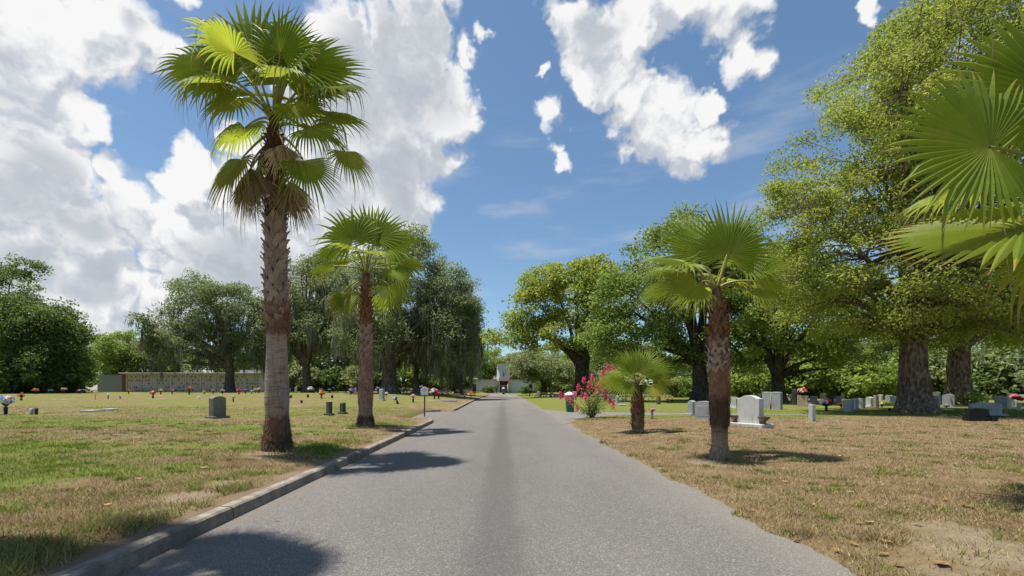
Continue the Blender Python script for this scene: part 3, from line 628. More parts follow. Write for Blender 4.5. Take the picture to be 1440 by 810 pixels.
fibres(p2, PT, 3*k, 16*k, 700, M['boot_dark'], 62, (.10, .24), 'roots', .97); fibres(p2, PT, 30*k, 115*k, 1300, M['fibre'], 10, (.06, .16), 'fibre_fringe', .5)
rs = np.random.RandomState(22); ct = np.array([.02, 0, H2])
FR = [((-.35, -.2, 1.0), (-.5, -.2, .75), (.1, -.9, .4), 1.3, .12, 0, 0), ((.25, .1, 1.15), (.15, .05, 1), (-.1, -1, .1), 1.25, .06, 0, 0), ((.70, 0, .85), (.75, 0, .55), (-.3, -.85, .4), 1.25, .15, 0, 0), ((-.15, -.7, .55), (-.3, -.75, .1), (0, -.6, .8), .9, .35, .1, 0), ((-1.0, -.1, .2), (-.9, -.1, -.1), (-.2, -.6, .7), 1.05, .5, .25, 0), ((.95, -.4, .0), (.75, -.3, -.4), (.3, -.7, .6), 1.0, .45, .15, 0),
      ((1.1, .2, .35), (.95, .2, .1), (.0, -.7, .7), 1.0, .35, .1, 0), ((-.75, -.2, -.75), (-.4, -.1, -.9), (-.5, -.8, .2), .95, .2, .48, -.3), ((-.45, -.4, -.75), (-.15, -.2, -.9), (-.4, -.8, .2), 1.0, .2, .05, -.3), ((.80, -.2, -.45), (.55, -.2, -.8), (.5, -.8, .3), 1.15, .25, .1, -.3), ((.35, .5, -.6), (.2, .4, -.8), (.2, -.8, .4), .9, .2, .1, -.3), ((-.7, .5, .5), (-.8, .5, .3), (0, -.6, .8), 1.1, .25, 0, 0), ((.5, .8, .5), (.6, .7, .3), (0, -.6, .8), 1.1, .25, 0, 0), ((-1.05, .3, .75), (-.9, .2, .35), (.1, -.8, .6), 1.0, .2, .05, 0), ((.05, .2, 1.3), (0, 0, 1), (.3, -1, 0), 1.2, .03, 0, 0), ((.3, -.75, .4), (.4, -.7, 0), (.2, -.5, .8), .85, .4, .2, 0), ((-.55, .35, -.5), (-.5, .3, -.8), (-.5, -.6, .3), .9, .2, .5, -.3)]
for hub, d, nr, R, dp, dry, za in FR:
    o = add_frond(p2, rs, att=ct+np.array([hub[0]*.08, hub[1]*.08, za*.8]), hub=ct+np.array(hub), d=d, nrm=nr, R=R, droop=dp, dry=dry if dry > .05 else .1, phim=2.2 if hub[2] > .3 else 1.7, nseg=30)
# palm right of the road
p3, D3 = palm_root(1012, 645, 'reddish trunked fan palm standing right of the road in the dry lawn'); k = D3/FP
PT = [(z*k, r*.77) for z, r in [(-6, .25), (0, .235), (8, .215), (22, .185), (45, .19), (50, .215), (80, .225), (110, .215), (150, .20), (190, .175), (215, .14), (243, .09)]]; H3 = 243*k; LN = (-.06, 0)
palm_trunk(p3, PT, palm_trunk_mat('red_palm_trunk', [(0, (.09, .075, .062)), (.12, (.13, .115, .10)), (.19, (.06, .042, .034)), (.34, (.085, .055, .042)), (.38, (.30, .17, .115)), (.50, (.27, .125, .075)), (.6, (.22, .10, .06)), (.8, (.14, .07, .045)), (1, (.07, .035, .025))], (.1, .22)), LN, 3)
boots(p3, PT, LN, H3, 128*k, 165*k, 7, .12, M['boot_grey'], leg=.12, w=.035, out=.04, stub=.06, jit=.7, seed=11); boots(p3, PT, LN, H3, 165*k, 225*k, 7, .105, M['boot_red'], leg=.11, w=.03, out=.04, stub=.08, jit=.7, seed=12, name='red_leaf_bases')
fibres(p3, PT, 2*k, 18*k, 350, M['boot_grey'], 63, (.06, .16), 'roots', .95); fibres(p3, PT, 85*k, 130*k, 900, M['fibre'], 13, (.05, .14), 'fibre_fringe', .5); fibres(p3, PT, 46*k, 84*k, 900, M['boot_dark'], 14, (.05, .12), 'dark_fibres', .6)
rs = np.random.RandomState(23); ct = np.array([LN[0], 0, H3])
FR = [((.05, -.35, .52), (.10, -.15, .95), (-.05, -1, .12), 1.0, .04, 0, 0), ((-.20, .15, .65), (-.30, .1, .95), (.1, -1, .1), 1.05, .06, 0, 0), ((.62, .15, .38), (.85, .1, .38), (-.1, -.5, .85), .95, .2, .05, 0), ((.56, -.28, .02), (.90, -.15, -.20), (.22, -.92, .38), .86, .06, .14, 0), ((-.65, -.1, .42), (-.95, 0, .12), (0, -.45, .9), .95, .25, .05, 0), ((-.48, -.32, -.02), (-.80, -.15, -.42), (-.32, -.9, .38), .86, .05, .10, 0), ((-.45, .4, .35), (-.7, .5, .3), (0, -.5, .85), .9, .25, 0, 0), ((.4, .55, .3), (.6, .7, .15), (0, -.5, .85), .9, .25, 0, 0), ((.25, .1, .62), (.45, .05, .85), (-.2, -.95, .2), .98, .08, 0, 0), ((-.75, .25, .05), (-.9, .3, -.25), (-.2, -.5, .8), .85, .35, .1, 0), ((0, .6, .1), (0, .9, -.2), (0, .2, 1), .9, .3, 0, 0), ((.7, .3, .0), (.9, .3, -.25), (.2, -.5, .8), .8, .4, .12, 0)]
for hub, d, nr, R, dp, dry, za in FR: add_frond(p3, rs, att=ct+np.array([hub[0]*.08, hub[1]*.08, -.05]), hub=ct+np.array(hub), d=d, nrm=nr, R=R, droop=dp*.6, dry=dry, nseg=38, phim=2.2 if hub[2] > .3 else 1.6)
# small palm right of the road
p4, D4 = palm_root(897, 608, 'small short fan palm right of the road next to the pink crepe myrtle'); k = D4/FP
PT = [(z*k, r*.85) for z, r in [(-4, .23), (0, .215), (15, .19), (35, .20), (50, .20), (58, .14), (72, .07)]]; H4 = 68*k; LN = (-.03, 0)
palm_trunk(p4, PT, palm_trunk_mat('small_palm_trunk', [(0, (.15, .13, .115)), (.3, (.14, .105, .085)), (.5, (.12, .065, .04)), (1, (.10, .05, .03))], (.15, .35)), LN, 4)
boots(p4, PT, LN, H4, 12*k, 52*k, 7, .11, M['boot_red'], leg=.11, w=.035, out=.03, stub=.05, jit=.6, seed=15); fibres(p4, PT, 20*k, 62*k, 700, M['boot_dark'], 16)
rs = np.random.RandomState(24); ct = np.array([LN[0], 0, H4])
FR = [((.0, -.2, .38), (.12, -.1, .95), (0, -1, .15), 1.05, .05, 0, 0), ((-.18, -.1, .45), (-.62, 0, .75), (.2, -.55, .5), 1.1, .1, 0, 0), ((.45, -.05, .40), (.7, 0, .62), (-.2, -.85, .5), .95, .15, .12, 0), ((.55, 0, .10), (.9, -.05, .15), (.1, -.7, .7), .95, .2, .40, 0), ((-.45, -.3, .05), (-.7, -.35, -.35), (-.3, -.9, .4), .95, .2, .03, 0), ((-.5, .2, .15), (-.95, .1, -.05), (0, -.5, .9), 1.1, .2, .0, 0), ((.4, -.35, -.1), (.65, -.4, -.4), (.2, -.8, .4), .75, .25, .36, 0), ((.3, .5, .3), (.4, .8, .3), (0, -.5, .8), .9, .2, 0, 0), ((-.35, .5, .3), (-.5, .7, .4), (0, -.5, .8), .9, .2, 0, 0), ((.25, .1, .5), (.35, .05, .9), (-.1, -1, .2), .95, .06, 0, 0)]
for hub, d, nr, R, dp, dry, za in FR: add_frond(p4, rs, att=ct+np.array([hub[0]*.1, hub[1]*.1, -.05]), hub=ct+np.array(hub)*.9, d=d, nrm=nr, R=R*.80, droop=dp*.7, dry=dry, phim=1.9, nseg=30)
# near palm whose trunk stands just outside the frame on the right
X5, Y5 = 6.3, 5.0; p5 = thing('fan_palm', 'nearest fan palm, its big fronds reaching in at the right edge', 'palm tree', (X5, Y5, gz(X5, Y5)), group='fan palms lining the road')
PT = [(-.1, .26), (0, .24), (.2, .2), (.8, .2), (2.4, .2), (3.2, .16), (3.5, .1)]; H5 = 3.5
palm_trunk(p5, PT, bpy.data.materials['red_palm_trunk'], (0, 0), 5); boots(p5, PT, (0, 0), H5, .9, 3.3, 7, .12, M['boot_red'], leg=.11, w=.035, out=.04, stub=.08, jit=.6, seed=17)
rs = np.random.RandomState(25)
def rel(px, py, d): return (wx(px, d)-X5, d-Y5, wz(py, d)-gz(X5, Y5))
FR = [(rel(1392, 207, 4.95), (-1, -.05, .06), (-.05, -.97, .16), 1.2, .08, .13), (rel(1440, 318, 4.95), (-.96, -.05, -.24), (-.15, -.42, .88), 1.36, .02, .14), (rel(1490, 135, 5.1), (-.50, -.05, .8), (-.4, -.85, .3), 1.2, .08, .03), (rel(1485, 345, 4.8), (-.25, -.3, -.9), (-.3, -.9, .2), .85, .15, .25),
      ((.5, -.3, .7), (.7, -.4, .5), (-.3, -.4, .8), 1.0, .2, 0), ((.3, .5, .75), (.3, .6, .6), (0, -.5, .8), 1.0, .2, 0), ((-.3, .6, .3), (-.5, .8, .05), (-.1, -.2, 1), .95, .3, .02), ((.8, .3, .1), (.9, .3, -.2), (.3, 0, 1), 1.0, .35, .1), ((0, -.7, .2), (0, -.9, -.1), (0, -.2, 1), .9, .3, .05), ((.1, .1, 1.0), (.1, .1, 1), (0, -1, .1), 1.1, .05, 0)]
for hub, d, nr, R, dp, dry in FR: add_frond(p5, rs, att=(0, 0, H5-.05), hub=hub if abs(hub[2]) > 1.5 else (hub[0], hub[1], H5+hub[2]), d=d, nrm=nr, R=R, droop=dp, dry=dry, nseg=42, sp=.62)
# tall palm just outside the frame on the left: its shadow and the tip of a hanging frond show
X0, Y0 = -6.3, 3.75; p0 = thing('fan_palm', 'tall palm past the left edge, known here by its shadow across road and kerb', 'palm tree', (X0, Y0, gz(X0, Y0)), group='fan palms lining the road')
PT = [(-.1, .36), (0, .33), (.4, .27), (1, .27), (2, .23), (4, .19), (8, .14), (9., .1)]; H0 = 9.
palm_trunk(p0, PT, bpy.data.materials['tall_palm_trunk'], (1.3, 0), 6); boots(p0, PT, (1.3, 0), H0, 2.7, 8.2, 9, .125, M['boot_grey'], leg=.16, w=.034, out=.05, seed=18)
auto_fronds(p0, np.random.RandomState(26), H0, 20, .72, .82, elev=(80, 0), cx=1.3, droop0=.05)
pass
# ------------------------------------------------------------------ trees
def env_px(lst, D, X0, Z0, depth=1.):
    return [(np.array([wx(cx, D)-X0, 0, wz(cy, D)-Z0]), np.array([rx*D/FP, rx*D/FP*depth, ry*D/FP])) for cx, cy, rx, ry in lst]
def tree_parts(seed, envs, trunk_r, fork, nclump, nleaf, leaf=(.22, .12), rc=(.9, 1.6), flat=.6, trunks=((0, 0),), moss=0, moss_len=(1., 3.), limbs=16, base_flare=1.5, up=.45, inner=.55):
    rs = np.random.RandomState(seed); nleaf = int(nleaf*.37)
    w = np.array([e[1][0]*e[1][2] for e in envs]); w /= w.sum(); pick = rs.choice(len(envs), nclump, p=w)
    u = rs.normal(0, 1, (nclump, 3)); u[:, 2] += .15; u /= np.linalg.norm(u, axis=1)[:, None]
    rad = inner+(1-inner)*rs.rand(nclump)**.6
    c = np.array([envs[p][0] for p in pick])+u*rad[:, None]*np.array([envs[p][1] for p in pick])
    c[:, 1] += rs.normal(0, .3, nclump)
    cr = rs.uniform(*rc, nclump); ct = rs.rand(nclump)
    # leaves
    ci = np.repeat(np.arange(nclump), nleaf); m = len(ci)
    v = rs.normal(0, 1, (m, 3)); v[:, 2] += .25; v /= np.linalg.norm(v, axis=1)[:, None]
    q = (rs.rand(m)**.42)[:, None]*v; lump = 1+.35*(vnoise(v[:, 0]*3+ci, v[:, 1]*3+ci*1.7)-.5)
    P = c[ci]+q*(cr[ci]*lump)[:, None]*np.array([1, 1, flat]); P += rs.normal(0, .07, (m, 3))
    nr = v*.45+np.array([0, 0, up*.6])+rs.normal(0, .6, (m, 3)); nr /= np.linalg.norm(nr, axis=1)[:, None]
    t = np.cross(nr, rs.normal(0, 1, (m, 3))); t /= np.linalg.norm(t, axis=1)[:, None]; b = np.cross(nr, t)
    L = leaf[0]*rs.uniform(.6, 1.3, m)/2; Wd = leaf[1]*rs.uniform(.6, 1.3, m)/2
    V = np.empty((m, 4, 3)); V[:, 0] = P-t*L[:, None]; V[:, 1] = P+b*Wd[:, None]; V[:, 2] = P+t*L[:, None]-nr*(L*.4)[:, None]; V[:, 3] = P-b*Wd[:, None]
    tint = (.5*ct[ci]+.5*rs.rand(m)); crown = np_mesh('crown', V.reshape(-1, 3), np.arange(4*m).reshape(-1, 4), {'tint': tint})
    # trunk and limbs as one tapered skeleton
    TV = []; TF = []
    def push(vf):
        o = sum(len(x) for x in TV); TV.append(vf[0]); TF.append(vf[1]+o)
    order = np.argsort(-np.linalg.norm(c-np.array([0, 0, fork]), axis=1)); tops = []; lim_pts = []
    for k, (tx, ty) in enumerate(trunks):
        r0 = trunk_r*(1 if k == 0 else .62); zz = np.linspace(-.3, fork, 14); sw = rs.normal(0, .03, 2)
        pts = np.stack([tx*(1+.25*zz/fork)+sw[0]*zz+.04*np.sin(zz*1.7+k), ty*(1+.25*zz/fork)+sw[1]*zz, zz], -1); rr = r0*(1-.18*(zz.clip(0)/fork))+r0*(base_flare-1)*np.exp(-zz.clip(0)/(.55*trunk_r+.12))
        tv, tf = tube_np(pts, rr, 22)
        an = np.arctan2(tv[:, 1]-ty, tv[:, 0]-tx); bump_ = 1+.22*(fbm(an*1.9+k*5, tv[:, 2]*.35, 3)-.45)+.25*np.exp(-tv[:, 2].clip(0)/(.6*trunk_r+.1))*(vnoise(an*2.2+9, k+0*an)-.4)
        ctr = np.repeat(pts, 22, axis=0); tv = ctr+(tv-ctr)*bump_[:, None]
        push((tv, tf)); tops.append(pts[-1])
    sel = order[:: max(1, nclump//limbs)][:limbs]
    for j, s_ in enumerate(sel):
        T = c[s_]; o = tops[j % len(tops)] - np.array([0, 0, rs.uniform(0, .25)*fork*.5]); d = T-o; mid = o+d*np.array([.35, .35, .5])+np.array([0, 0, .08*np.linalg.norm(d)])+rs.normal(0, .25, 3)
        tt = np.linspace(0, 1, 12)[:, None]; pts = o*(1-tt)**2+2*mid*tt*(1-tt)+T*tt**2
        wob = np.cumsum(rs.normal(0, .05, (12, 3)), axis=0)*np.linalg.norm(d)/8; pts = pts+wob*tt
        rr = trunk_r*(.52*(1-tt[:, 0])**1.1+.035)*rs.uniform(.75, 1.05); push(tube_np(pts, rr, 8)); lim_pts.append((pts, rr))
    AP = np.concatenate([p[3:] for p, r in lim_pts]); AR = np.concatenate([r[3:] for p, r in lim_pts])
    for s_ in range(nclump):
        T = c[s_]; dd = np.linalg.norm(AP-T, axis=1); j = np.argmin(dd)
        if dd[j] < .3: continue
        tt = np.linspace(0, 1, 6)[:, None]; mid = (AP[j]+T)/2+np.array([0, 0, .12*dd[j]])+rs.normal(0, .12*dd[j]**.5, 3); pts = AP[j]*(1-tt)**2+2*mid*tt*(1-tt)+T*tt**2
        push(tube_np(pts, np.linspace(min(AR[j]*.6, trunk_r*.2), .015, 6), 5))
    trunk = np_mesh('trunk', np.concatenate(TV), np.concatenate(TF), smooth=True)
    mo = None
    if moss:
        mV = []; mT = []; low = np.argsort(c[:, 2])[:int(nclump*.75)]
        for s_ in range(moss):
            k = rs.choice(low); p0 = c[k]+np.array([*(rs.normal(0, .5, 2)*cr[k]), -rs.uniform(.0, .5)*cr[k]*flat]); ln = rs.uniform(*moss_len)*(.5+.5*rs.rand())
            for a in range(9):
                p = p0+np.array([*rs.normal(0, .13, 2), rs.normal(0, .2)]); l = ln*rs.uniform(.35, 1); an = rs.rand()*PI; w_ = rs.uniform(.02, .055); e = np.array([math.cos(an), math.sin(an), 0])*w_
                zs_ = np.linspace(0, 1, 5); sw = rs.normal(0, .05, 3)
                cs = [p+np.array([sw[0]*math.sin(z*6+a), sw[1]*math.sin(z*5), -l*z]) for z in zs_]; wd = [.7, 1, 1, .7, .15]
                for i in range(4): mV.append([cs[i]-e*wd[i], cs[i]+e*wd[i], cs[i+1]+e*wd[i+1], cs[i+1]-e*wd[i+1]]); mT.append(rs.rand())
        mV = np.array(mV); mo = np_mesh('hanging_moss', mV.reshape(-1, 3), np.arange(mV.shape[0]*4).reshape(-1, 4), {'tint': np.array(mT)})
    return trunk, crown, mo
def tree(name, cat, label, D, px, envs, leafmat, barkmat, group=None, fork=2.5, trunk_r=.5, depth=1., **kw):
    x = wx(px, D); z = gz(x, D); r = thing(name, label, cat, (x, D, z), group=group)
    tr, cr, mo = tree_parts(envs=env_px(envs, D, x, z, depth), trunk_r=trunk_r, fork=fork, **kw)
    link('trunk', tr, barkmat, r); link('crown', cr, leafmat, r)
    if mo: link('hanging_moss', mo, M['moss'], r)
    return r
R_ = 'shade trees on the right lawn'; L_ = 'mossy oaks on the left lawn'
# right-hand side
tree('camphor_tree', 'tree', 'huge yellow-green tree with thick furrowed trunk dominating the right lawn', 24, 1290, [(1195, 225, 108, 105), (1340, 110, 140, 130), (1440, 230, 160, 180), (1165, 370, 80, 75), (1290, 390, 150, 80), (1430, 420, 150, 75), (1128, 300, 42, 62), (1235, 130, 70, 55), (1400, 20, 110, 80), (1200, 430, 110, 45), (1330, 445, 120, 35), (1270, 260, 90, 100)], M['camphor'], M['bark_big'], R_, seed=31, fork=4.2, trunk_r=.54, nclump=950, nleaf=570, leaf=(.155, .09), rc=(.6, 1.15), trunks=((0, 0), (.80, .7), (.35, 1.1)), limbs=26, base_flare=1.95, inner=.45, depth=1.08)
tree('camphor_tree', 'tree', 'leaning thick-trunked tree just behind the huge tree on the right', 33, 1347, [(1370, 420, 95, 70), (1450, 430, 80, 70), (1310, 455, 60, 45), (1420, 350, 90, 80)], M['yellowgreen'], M['bark_big'], R_, seed=32, fork=4.2, trunk_r=.72, nclump=150, nleaf=420, leaf=(.26, .15), rc=(.9, 1.5), limbs=14, base_flare=1.6)
tree('shade_tree', 'tree', 'spreading tree with low crown behind the double grey headstone', 37, 1095, [(1060, 440, 60, 55), (1130, 445, 85, 65), (1195, 465, 60, 55), (1100, 395, 85, 60), (1050, 490, 45, 35), (1160, 500, 50, 25)], M['camphor2'], M['bark_far'], R_, seed=33, fork=2.2, trunk_r=.52, nclump=190, nleaf=420, leaf=(.26, .15), rc=(.8, 1.4), limbs=16)
tree('shade_tree', 'tree', 'tall deep green round tree behind the reddish palm', 40, 985, [(950, 375, 72, 58), (1030, 375, 60, 62), (905, 425, 58, 62), (985, 440, 85, 75), (1075, 400, 50, 65), (960, 335, 45, 32), (870, 470, 35, 40), (868, 425, 34, 42), (845, 480, 25, 28), (1050, 480, 60, 40), (925, 490, 45, 30)], M['deepgreen'], M['bark_far'], R_, seed=34, fork=3.2, trunk_r=.7, nclump=340, nleaf=430, leaf=(.28, .16), rc=(1., 1.6), limbs=20)
tree('shade_tree', 'tree', 'broad light green tree with forked dark trunk between the chapel and the small palm', 58, 815, [(800, 405, 62, 42), (752, 432, 42, 36), (716, 472, 34, 26), (848, 420, 38, 42), (790, 468, 60, 30), (860, 470, 38, 32), (770, 395, 30, 25), (835, 388, 32, 25)], M['yellowgreen'], M['bark_far'], R_, seed=35, fork=4.0, trunk_r=.72, nclump=230, nleaf=360, leaf=(.38, .22), rc=(1.1, 1.8), limbs=18, trunks=((0, 0), (.8, .4)), inner=.45)
tree('oak_tree', 'tree', 'grey-green low oak overhanging the right wing of the white chapel', 80, 765, [(755, 515, 38, 20), (780, 525, 30, 16), (738, 522, 22, 18), (805, 520, 25, 18)], M['dull'], M['bark_far'], R_, seed=36, fork=2.4, trunk_r=.5, nclump=110, nleaf=330, leaf=(.4, .22), rc=(1., 1.7), limbs=10)
# left-hand side: oaks hung with moss
tree('oak_tree', 'tree', 'rounded mossy oak in front of the long mausoleum wall', 60, 322, [(290, 425, 52, 38), (338, 440, 38, 45), (243, 465, 38, 34), (285, 480, 55, 32), (218, 490, 20, 25), (345, 490, 30, 30)], M['oak'], M['bark'], L_, seed=41, fork=3.4, trunk_r=.62, nclump=230, nleaf=420, leaf=(.30, .15), rc=(1., 1.7), moss=330, moss_len=(1., 3.2), limbs=16, inner=.4)
tree('oak_tree', 'tree', 'largest mossy oak, its thick trunk directly behind the medium palm', 50, 548, [(570, 375, 62, 50), (625, 425, 46, 56), (520, 415, 55, 55), (600, 470, 65, 42), (655, 470, 20, 50), (530, 475, 60, 36), (575, 345, 30, 22)], M['oak'], M['bark'], L_, seed=42, fork=4.2, trunk_r=.85, nclump=330, nleaf=420, leaf=(.28, .14), rc=(1., 1.7), moss=520, moss_len=(1.2, 4.), limbs=20, inner=.4)
tree('oak_tree', 'tree', 'mossy oak between the tall palm and the medium palm', 60, 432, [(430, 405, 48, 42), (475, 390, 46, 34), (400, 450, 40, 42), (455, 465, 58, 40), (385, 490, 30, 30)], M['oak'], M['bark'], L_, seed=43, fork=3.6, trunk_r=.6, nclump=250, nleaf=400, leaf=(.32, .16), rc=(1.1, 1.8), moss=420, moss_len=(1.4, 4.5), limbs=16, inner=.4)
tree('oak_tree', 'tree', 'mossy oak closest to the road, beside the far left kerb', 66, 645, [(640, 440, 30, 44), (655, 490, 22, 40), (625, 505, 30, 24), (662, 450, 14, 30)], M['oak'], M['bark'], L_, seed=44, fork=3.4, trunk_r=.55, nclump=150, nleaf=380, leaf=(.34, .17), rc=(1.1, 1.7), moss=300, moss_len=(1.4, 4.5), limbs=12, inner=.4)
tree('oak_tree', 'tree', 'slender mossy oak right of the thick oak trunk, in its shade', 58, 585, [(590, 470, 40, 34), (560, 495, 30, 24), (610, 495, 25, 24)], M['oak'], M['bark'], L_, seed=45, fork=3.6, trunk_r=.36, nclump=110, nleaf=330, leaf=(.34, .17), rc=(1., 1.6), moss=260, moss_len=(1.4, 4.), limbs=9, inner=.4)
J_ = 'dense dark trees on the far left'
tree('broadleaf_tree', 'tree', 'dense dark green tree left of the grey mausoleum end, widest of its clump', 52, 62, [(60, 462, 50, 40), (25, 455, 45, 40), (86, 490, 28, 38), (60, 515, 60, 30), (85, 455, 25, 22)], M['jungle'], M['bark_far'], J_, seed=51, fork=2.2, trunk_r=.4, nclump=260, nleaf=380, leaf=(.30, .17), rc=(1., 1.6), limbs=12)
tree('broadleaf_tree', 'tree', 'tall airy tree poking above the dark clump at the left edge', 58, 6, [(8, 400, 40, 28), (40, 376, 20, 12), (-10, 380, 30, 20), (0, 450, 45, 40), (-30, 480, 50, 50)], M['jungle'], M['bark_far'], J_, seed=52, fork=6., trunk_r=.4, nclump=170, nleaf=260, leaf=(.32, .18), rc=(.8, 1.4), limbs=16)
tree('broadleaf_tree', 'tree', 'brighter green tree at the right end of the dark left clump', 64, 96, [(98, 500, 20, 32), (106, 515, 10, 20), (84, 520, 24, 26)], M['deepgreen'], M['bark_far'], J_, seed=53, fork=2., trunk_r=.35, nclump=120, nleaf=330, leaf=(.36, .2), rc=(1., 1.6), limbs=10)
# distant belt: prototypes copied
def proto(name, seed, H, Wd, mat, n_, nl, leaf, label, cat, fork, tr, group, rc=(1.2, 2.)):
    r = thing(name, label, cat, group=group); z = H*.62
    ev = [(np.array([0, 0, z+H*.08]), np.array([Wd*.42, Wd*.42, H*.30])), (np.array([Wd*.25, .5, z-H*.1]), np.array([Wd*.28, Wd*.28, H*.2])), (np.array([-Wd*.25, -.4, z-H*.13]), np.array([Wd*.28, Wd*.28, H*.22])), (np.array([0, -Wd*.2, z-H*.2]), np.array([Wd*.33, Wd*.25, H*.18]))]
    a, b, _ = tree_parts(seed, ev, tr, fork, n_, nl, leaf, rc, limbs=9)
    link('trunk', a, M['bark_far'], r); link('crown', b, mat, r); return r
BG = 'trees of the distant belt'; BS = 'shrubs under the distant trees'
gA = proto('broadleaf_tree', 61, 13, 11, M['camphor2'], 90, 300, (.45, .26), '', 'tree', 2.6, .35, BG); gB = proto('broadleaf_tree', 62, 12, 10, M['dull'], 85, 300, (.45, .26), '', 'tree', 2.4, .35, BG); gC = proto('broadleaf_tree', 63, 14, 12, M['deepgreen'], 95, 300, (.45, .26), '', 'tree', 2.6, .38, BG)
def shrub_proto(seed, mat):
    r = thing('shrub', '', 'shrub', group=BS); ev = [(np.array([0, 0, 1.3]), np.array([2.2, 1.6, 1.3])), (np.array([1.3, 0, .9]), np.array([1.5, 1.3, 1.])), (np.array([-1.4, .2, 1.]), np.array([1.4, 1.3, 1.1]))]
    a, b, _ = tree_parts(seed, ev, .07, .3, 60, 220, (.3, .18), (.45, .8), limbs=8, base_flare=1.); link('stems', a, M['bark_far'], r); link('leaves', b, mat, r); return r
sA = shrub_proto(64, M['jungle']); sB = shrub_proto(65, M['dull']); sC = shrub_proto(66, M['camphor2'])
used = set()
def put(p, px, D, rz, s, label, top=None, h0=13.):
    x = wx(px, D); z = gz(x, D)
    if top is not None: q = (wz(top, D)-z)/h0; sc = (s*q, s*q, q)
    else: sc = (s, s, s)
    if p.name not in used: used.add(p.name); p.location = (x, D, z); p.rotation_euler.z = rz; p.scale = sc; p['label'] = label; return p
    return copy_thing(p, (x, D, z), rz, sc, label)
belt = [(gA, 168, 92, 462, 1.0, 'light green tree rising behind the grey end of the mausoleum'), (gB, 205, 96, 476, 1.1, 'dull green tree behind the mausoleum, left of the rounded mossy oak'), (gA, 150, 100, 470, .9, 'light green tree between the dark clump and the mausoleum roof'), (gC, 250, 100, 470, 1.1, 'deep green tree behind the middle of the mausoleum'), (gB, 300, 98, 480, 1.2, 'dull green tree showing under the rounded oak crown'), (gA, 345, 92, 470, 1.1, 'light green tree behind the right end of the mausoleum'),
        (gC, 395, 95, 455, 1.1, 'deep green tree behind the tall palm trunk'), (gA, 440, 95, 450, 1.1, 'light green tree showing through moss left of the medium palm'), (gB, 490, 98, 450, 1.1, 'dull green tree showing through moss just left of the medium palm trunk'), (gA, 535, 92, 460, 1.1, 'light green tree behind the thick oak trunk'), (gB, 580, 98, 455, 1.1, 'dull green tree behind the slender oak'), (gA, 620, 94, 460, 1.1, 'light green tree behind the white sign'), (gC, 655, 110, 470, 1.0, 'deep green tree behind the left wing of the chapel'),
        (gA, 688, 118, 489, 1.2, 'light green tree left of the chapel tower top'), (gB, 712, 125, 500, 1.3, 'dull green tree directly behind the chapel tower'), (gB, 735, 118, 492, 1.2, 'dull green tree right of the chapel tower top'), (gA, 770, 118, 480, 1.2, 'light green tree behind the low oak at the chapel'), (gC, 850, 92, 470, 1.2, 'deep green tree behind the forked trunk'), (gB, 890, 84, 475, 1.2, 'dull green tree behind the small palm'), (gA, 935, 80, 480, 1.2, 'light green tree behind the pale round shrub'),
        (gC, 1035, 72, 462, 1.2, 'deep green tree behind the white marble headstone'), (gA, 1085, 64, 470, 1.2, 'light green tree behind the double headstone, past the low crown'), (gC, 1150, 62, 455, 1.2, 'deep green tree behind the tan granite block'), (gB, 1205, 66, 440, 1.2, 'dull green tree behind the pair of thin headstones'), (gA, 1255, 60, 460, 1.1, 'light green tree left of the huge trunk'), (gC, 1310, 70, 440, 1.2, 'deep green tree between the two thick trunks'), (gB, 1385, 58, 455, 1.2, 'dull green tree behind the black granite marker'), (gA, 1440, 55, 445, 1.2, 'light green tree at the right edge behind the far headstones'), (gC, 1490, 50, 450, 1.2, 'deep green tree just past the right edge'),
        (gC, -40, 70, 440, 1.2, 'deep green tree at the left edge behind the dark clump'), (gC, 45, 78, 470, 1.3, 'deep green tree behind the widest dark tree'), (gC, 980, 90, 480, 1.3, 'deep green tree far behind the round tree trunk'), (gC, 815, 110, 490, 1.3, 'deep green tree far behind the forked tree')]
for i, (p, px, D, top, s, lab) in enumerate(belt): put(p, px, D, i*1.9, s, lab, top, {gA.name: 13.3, gB.name: 12.3, gC.name: 14.2}[p.name])
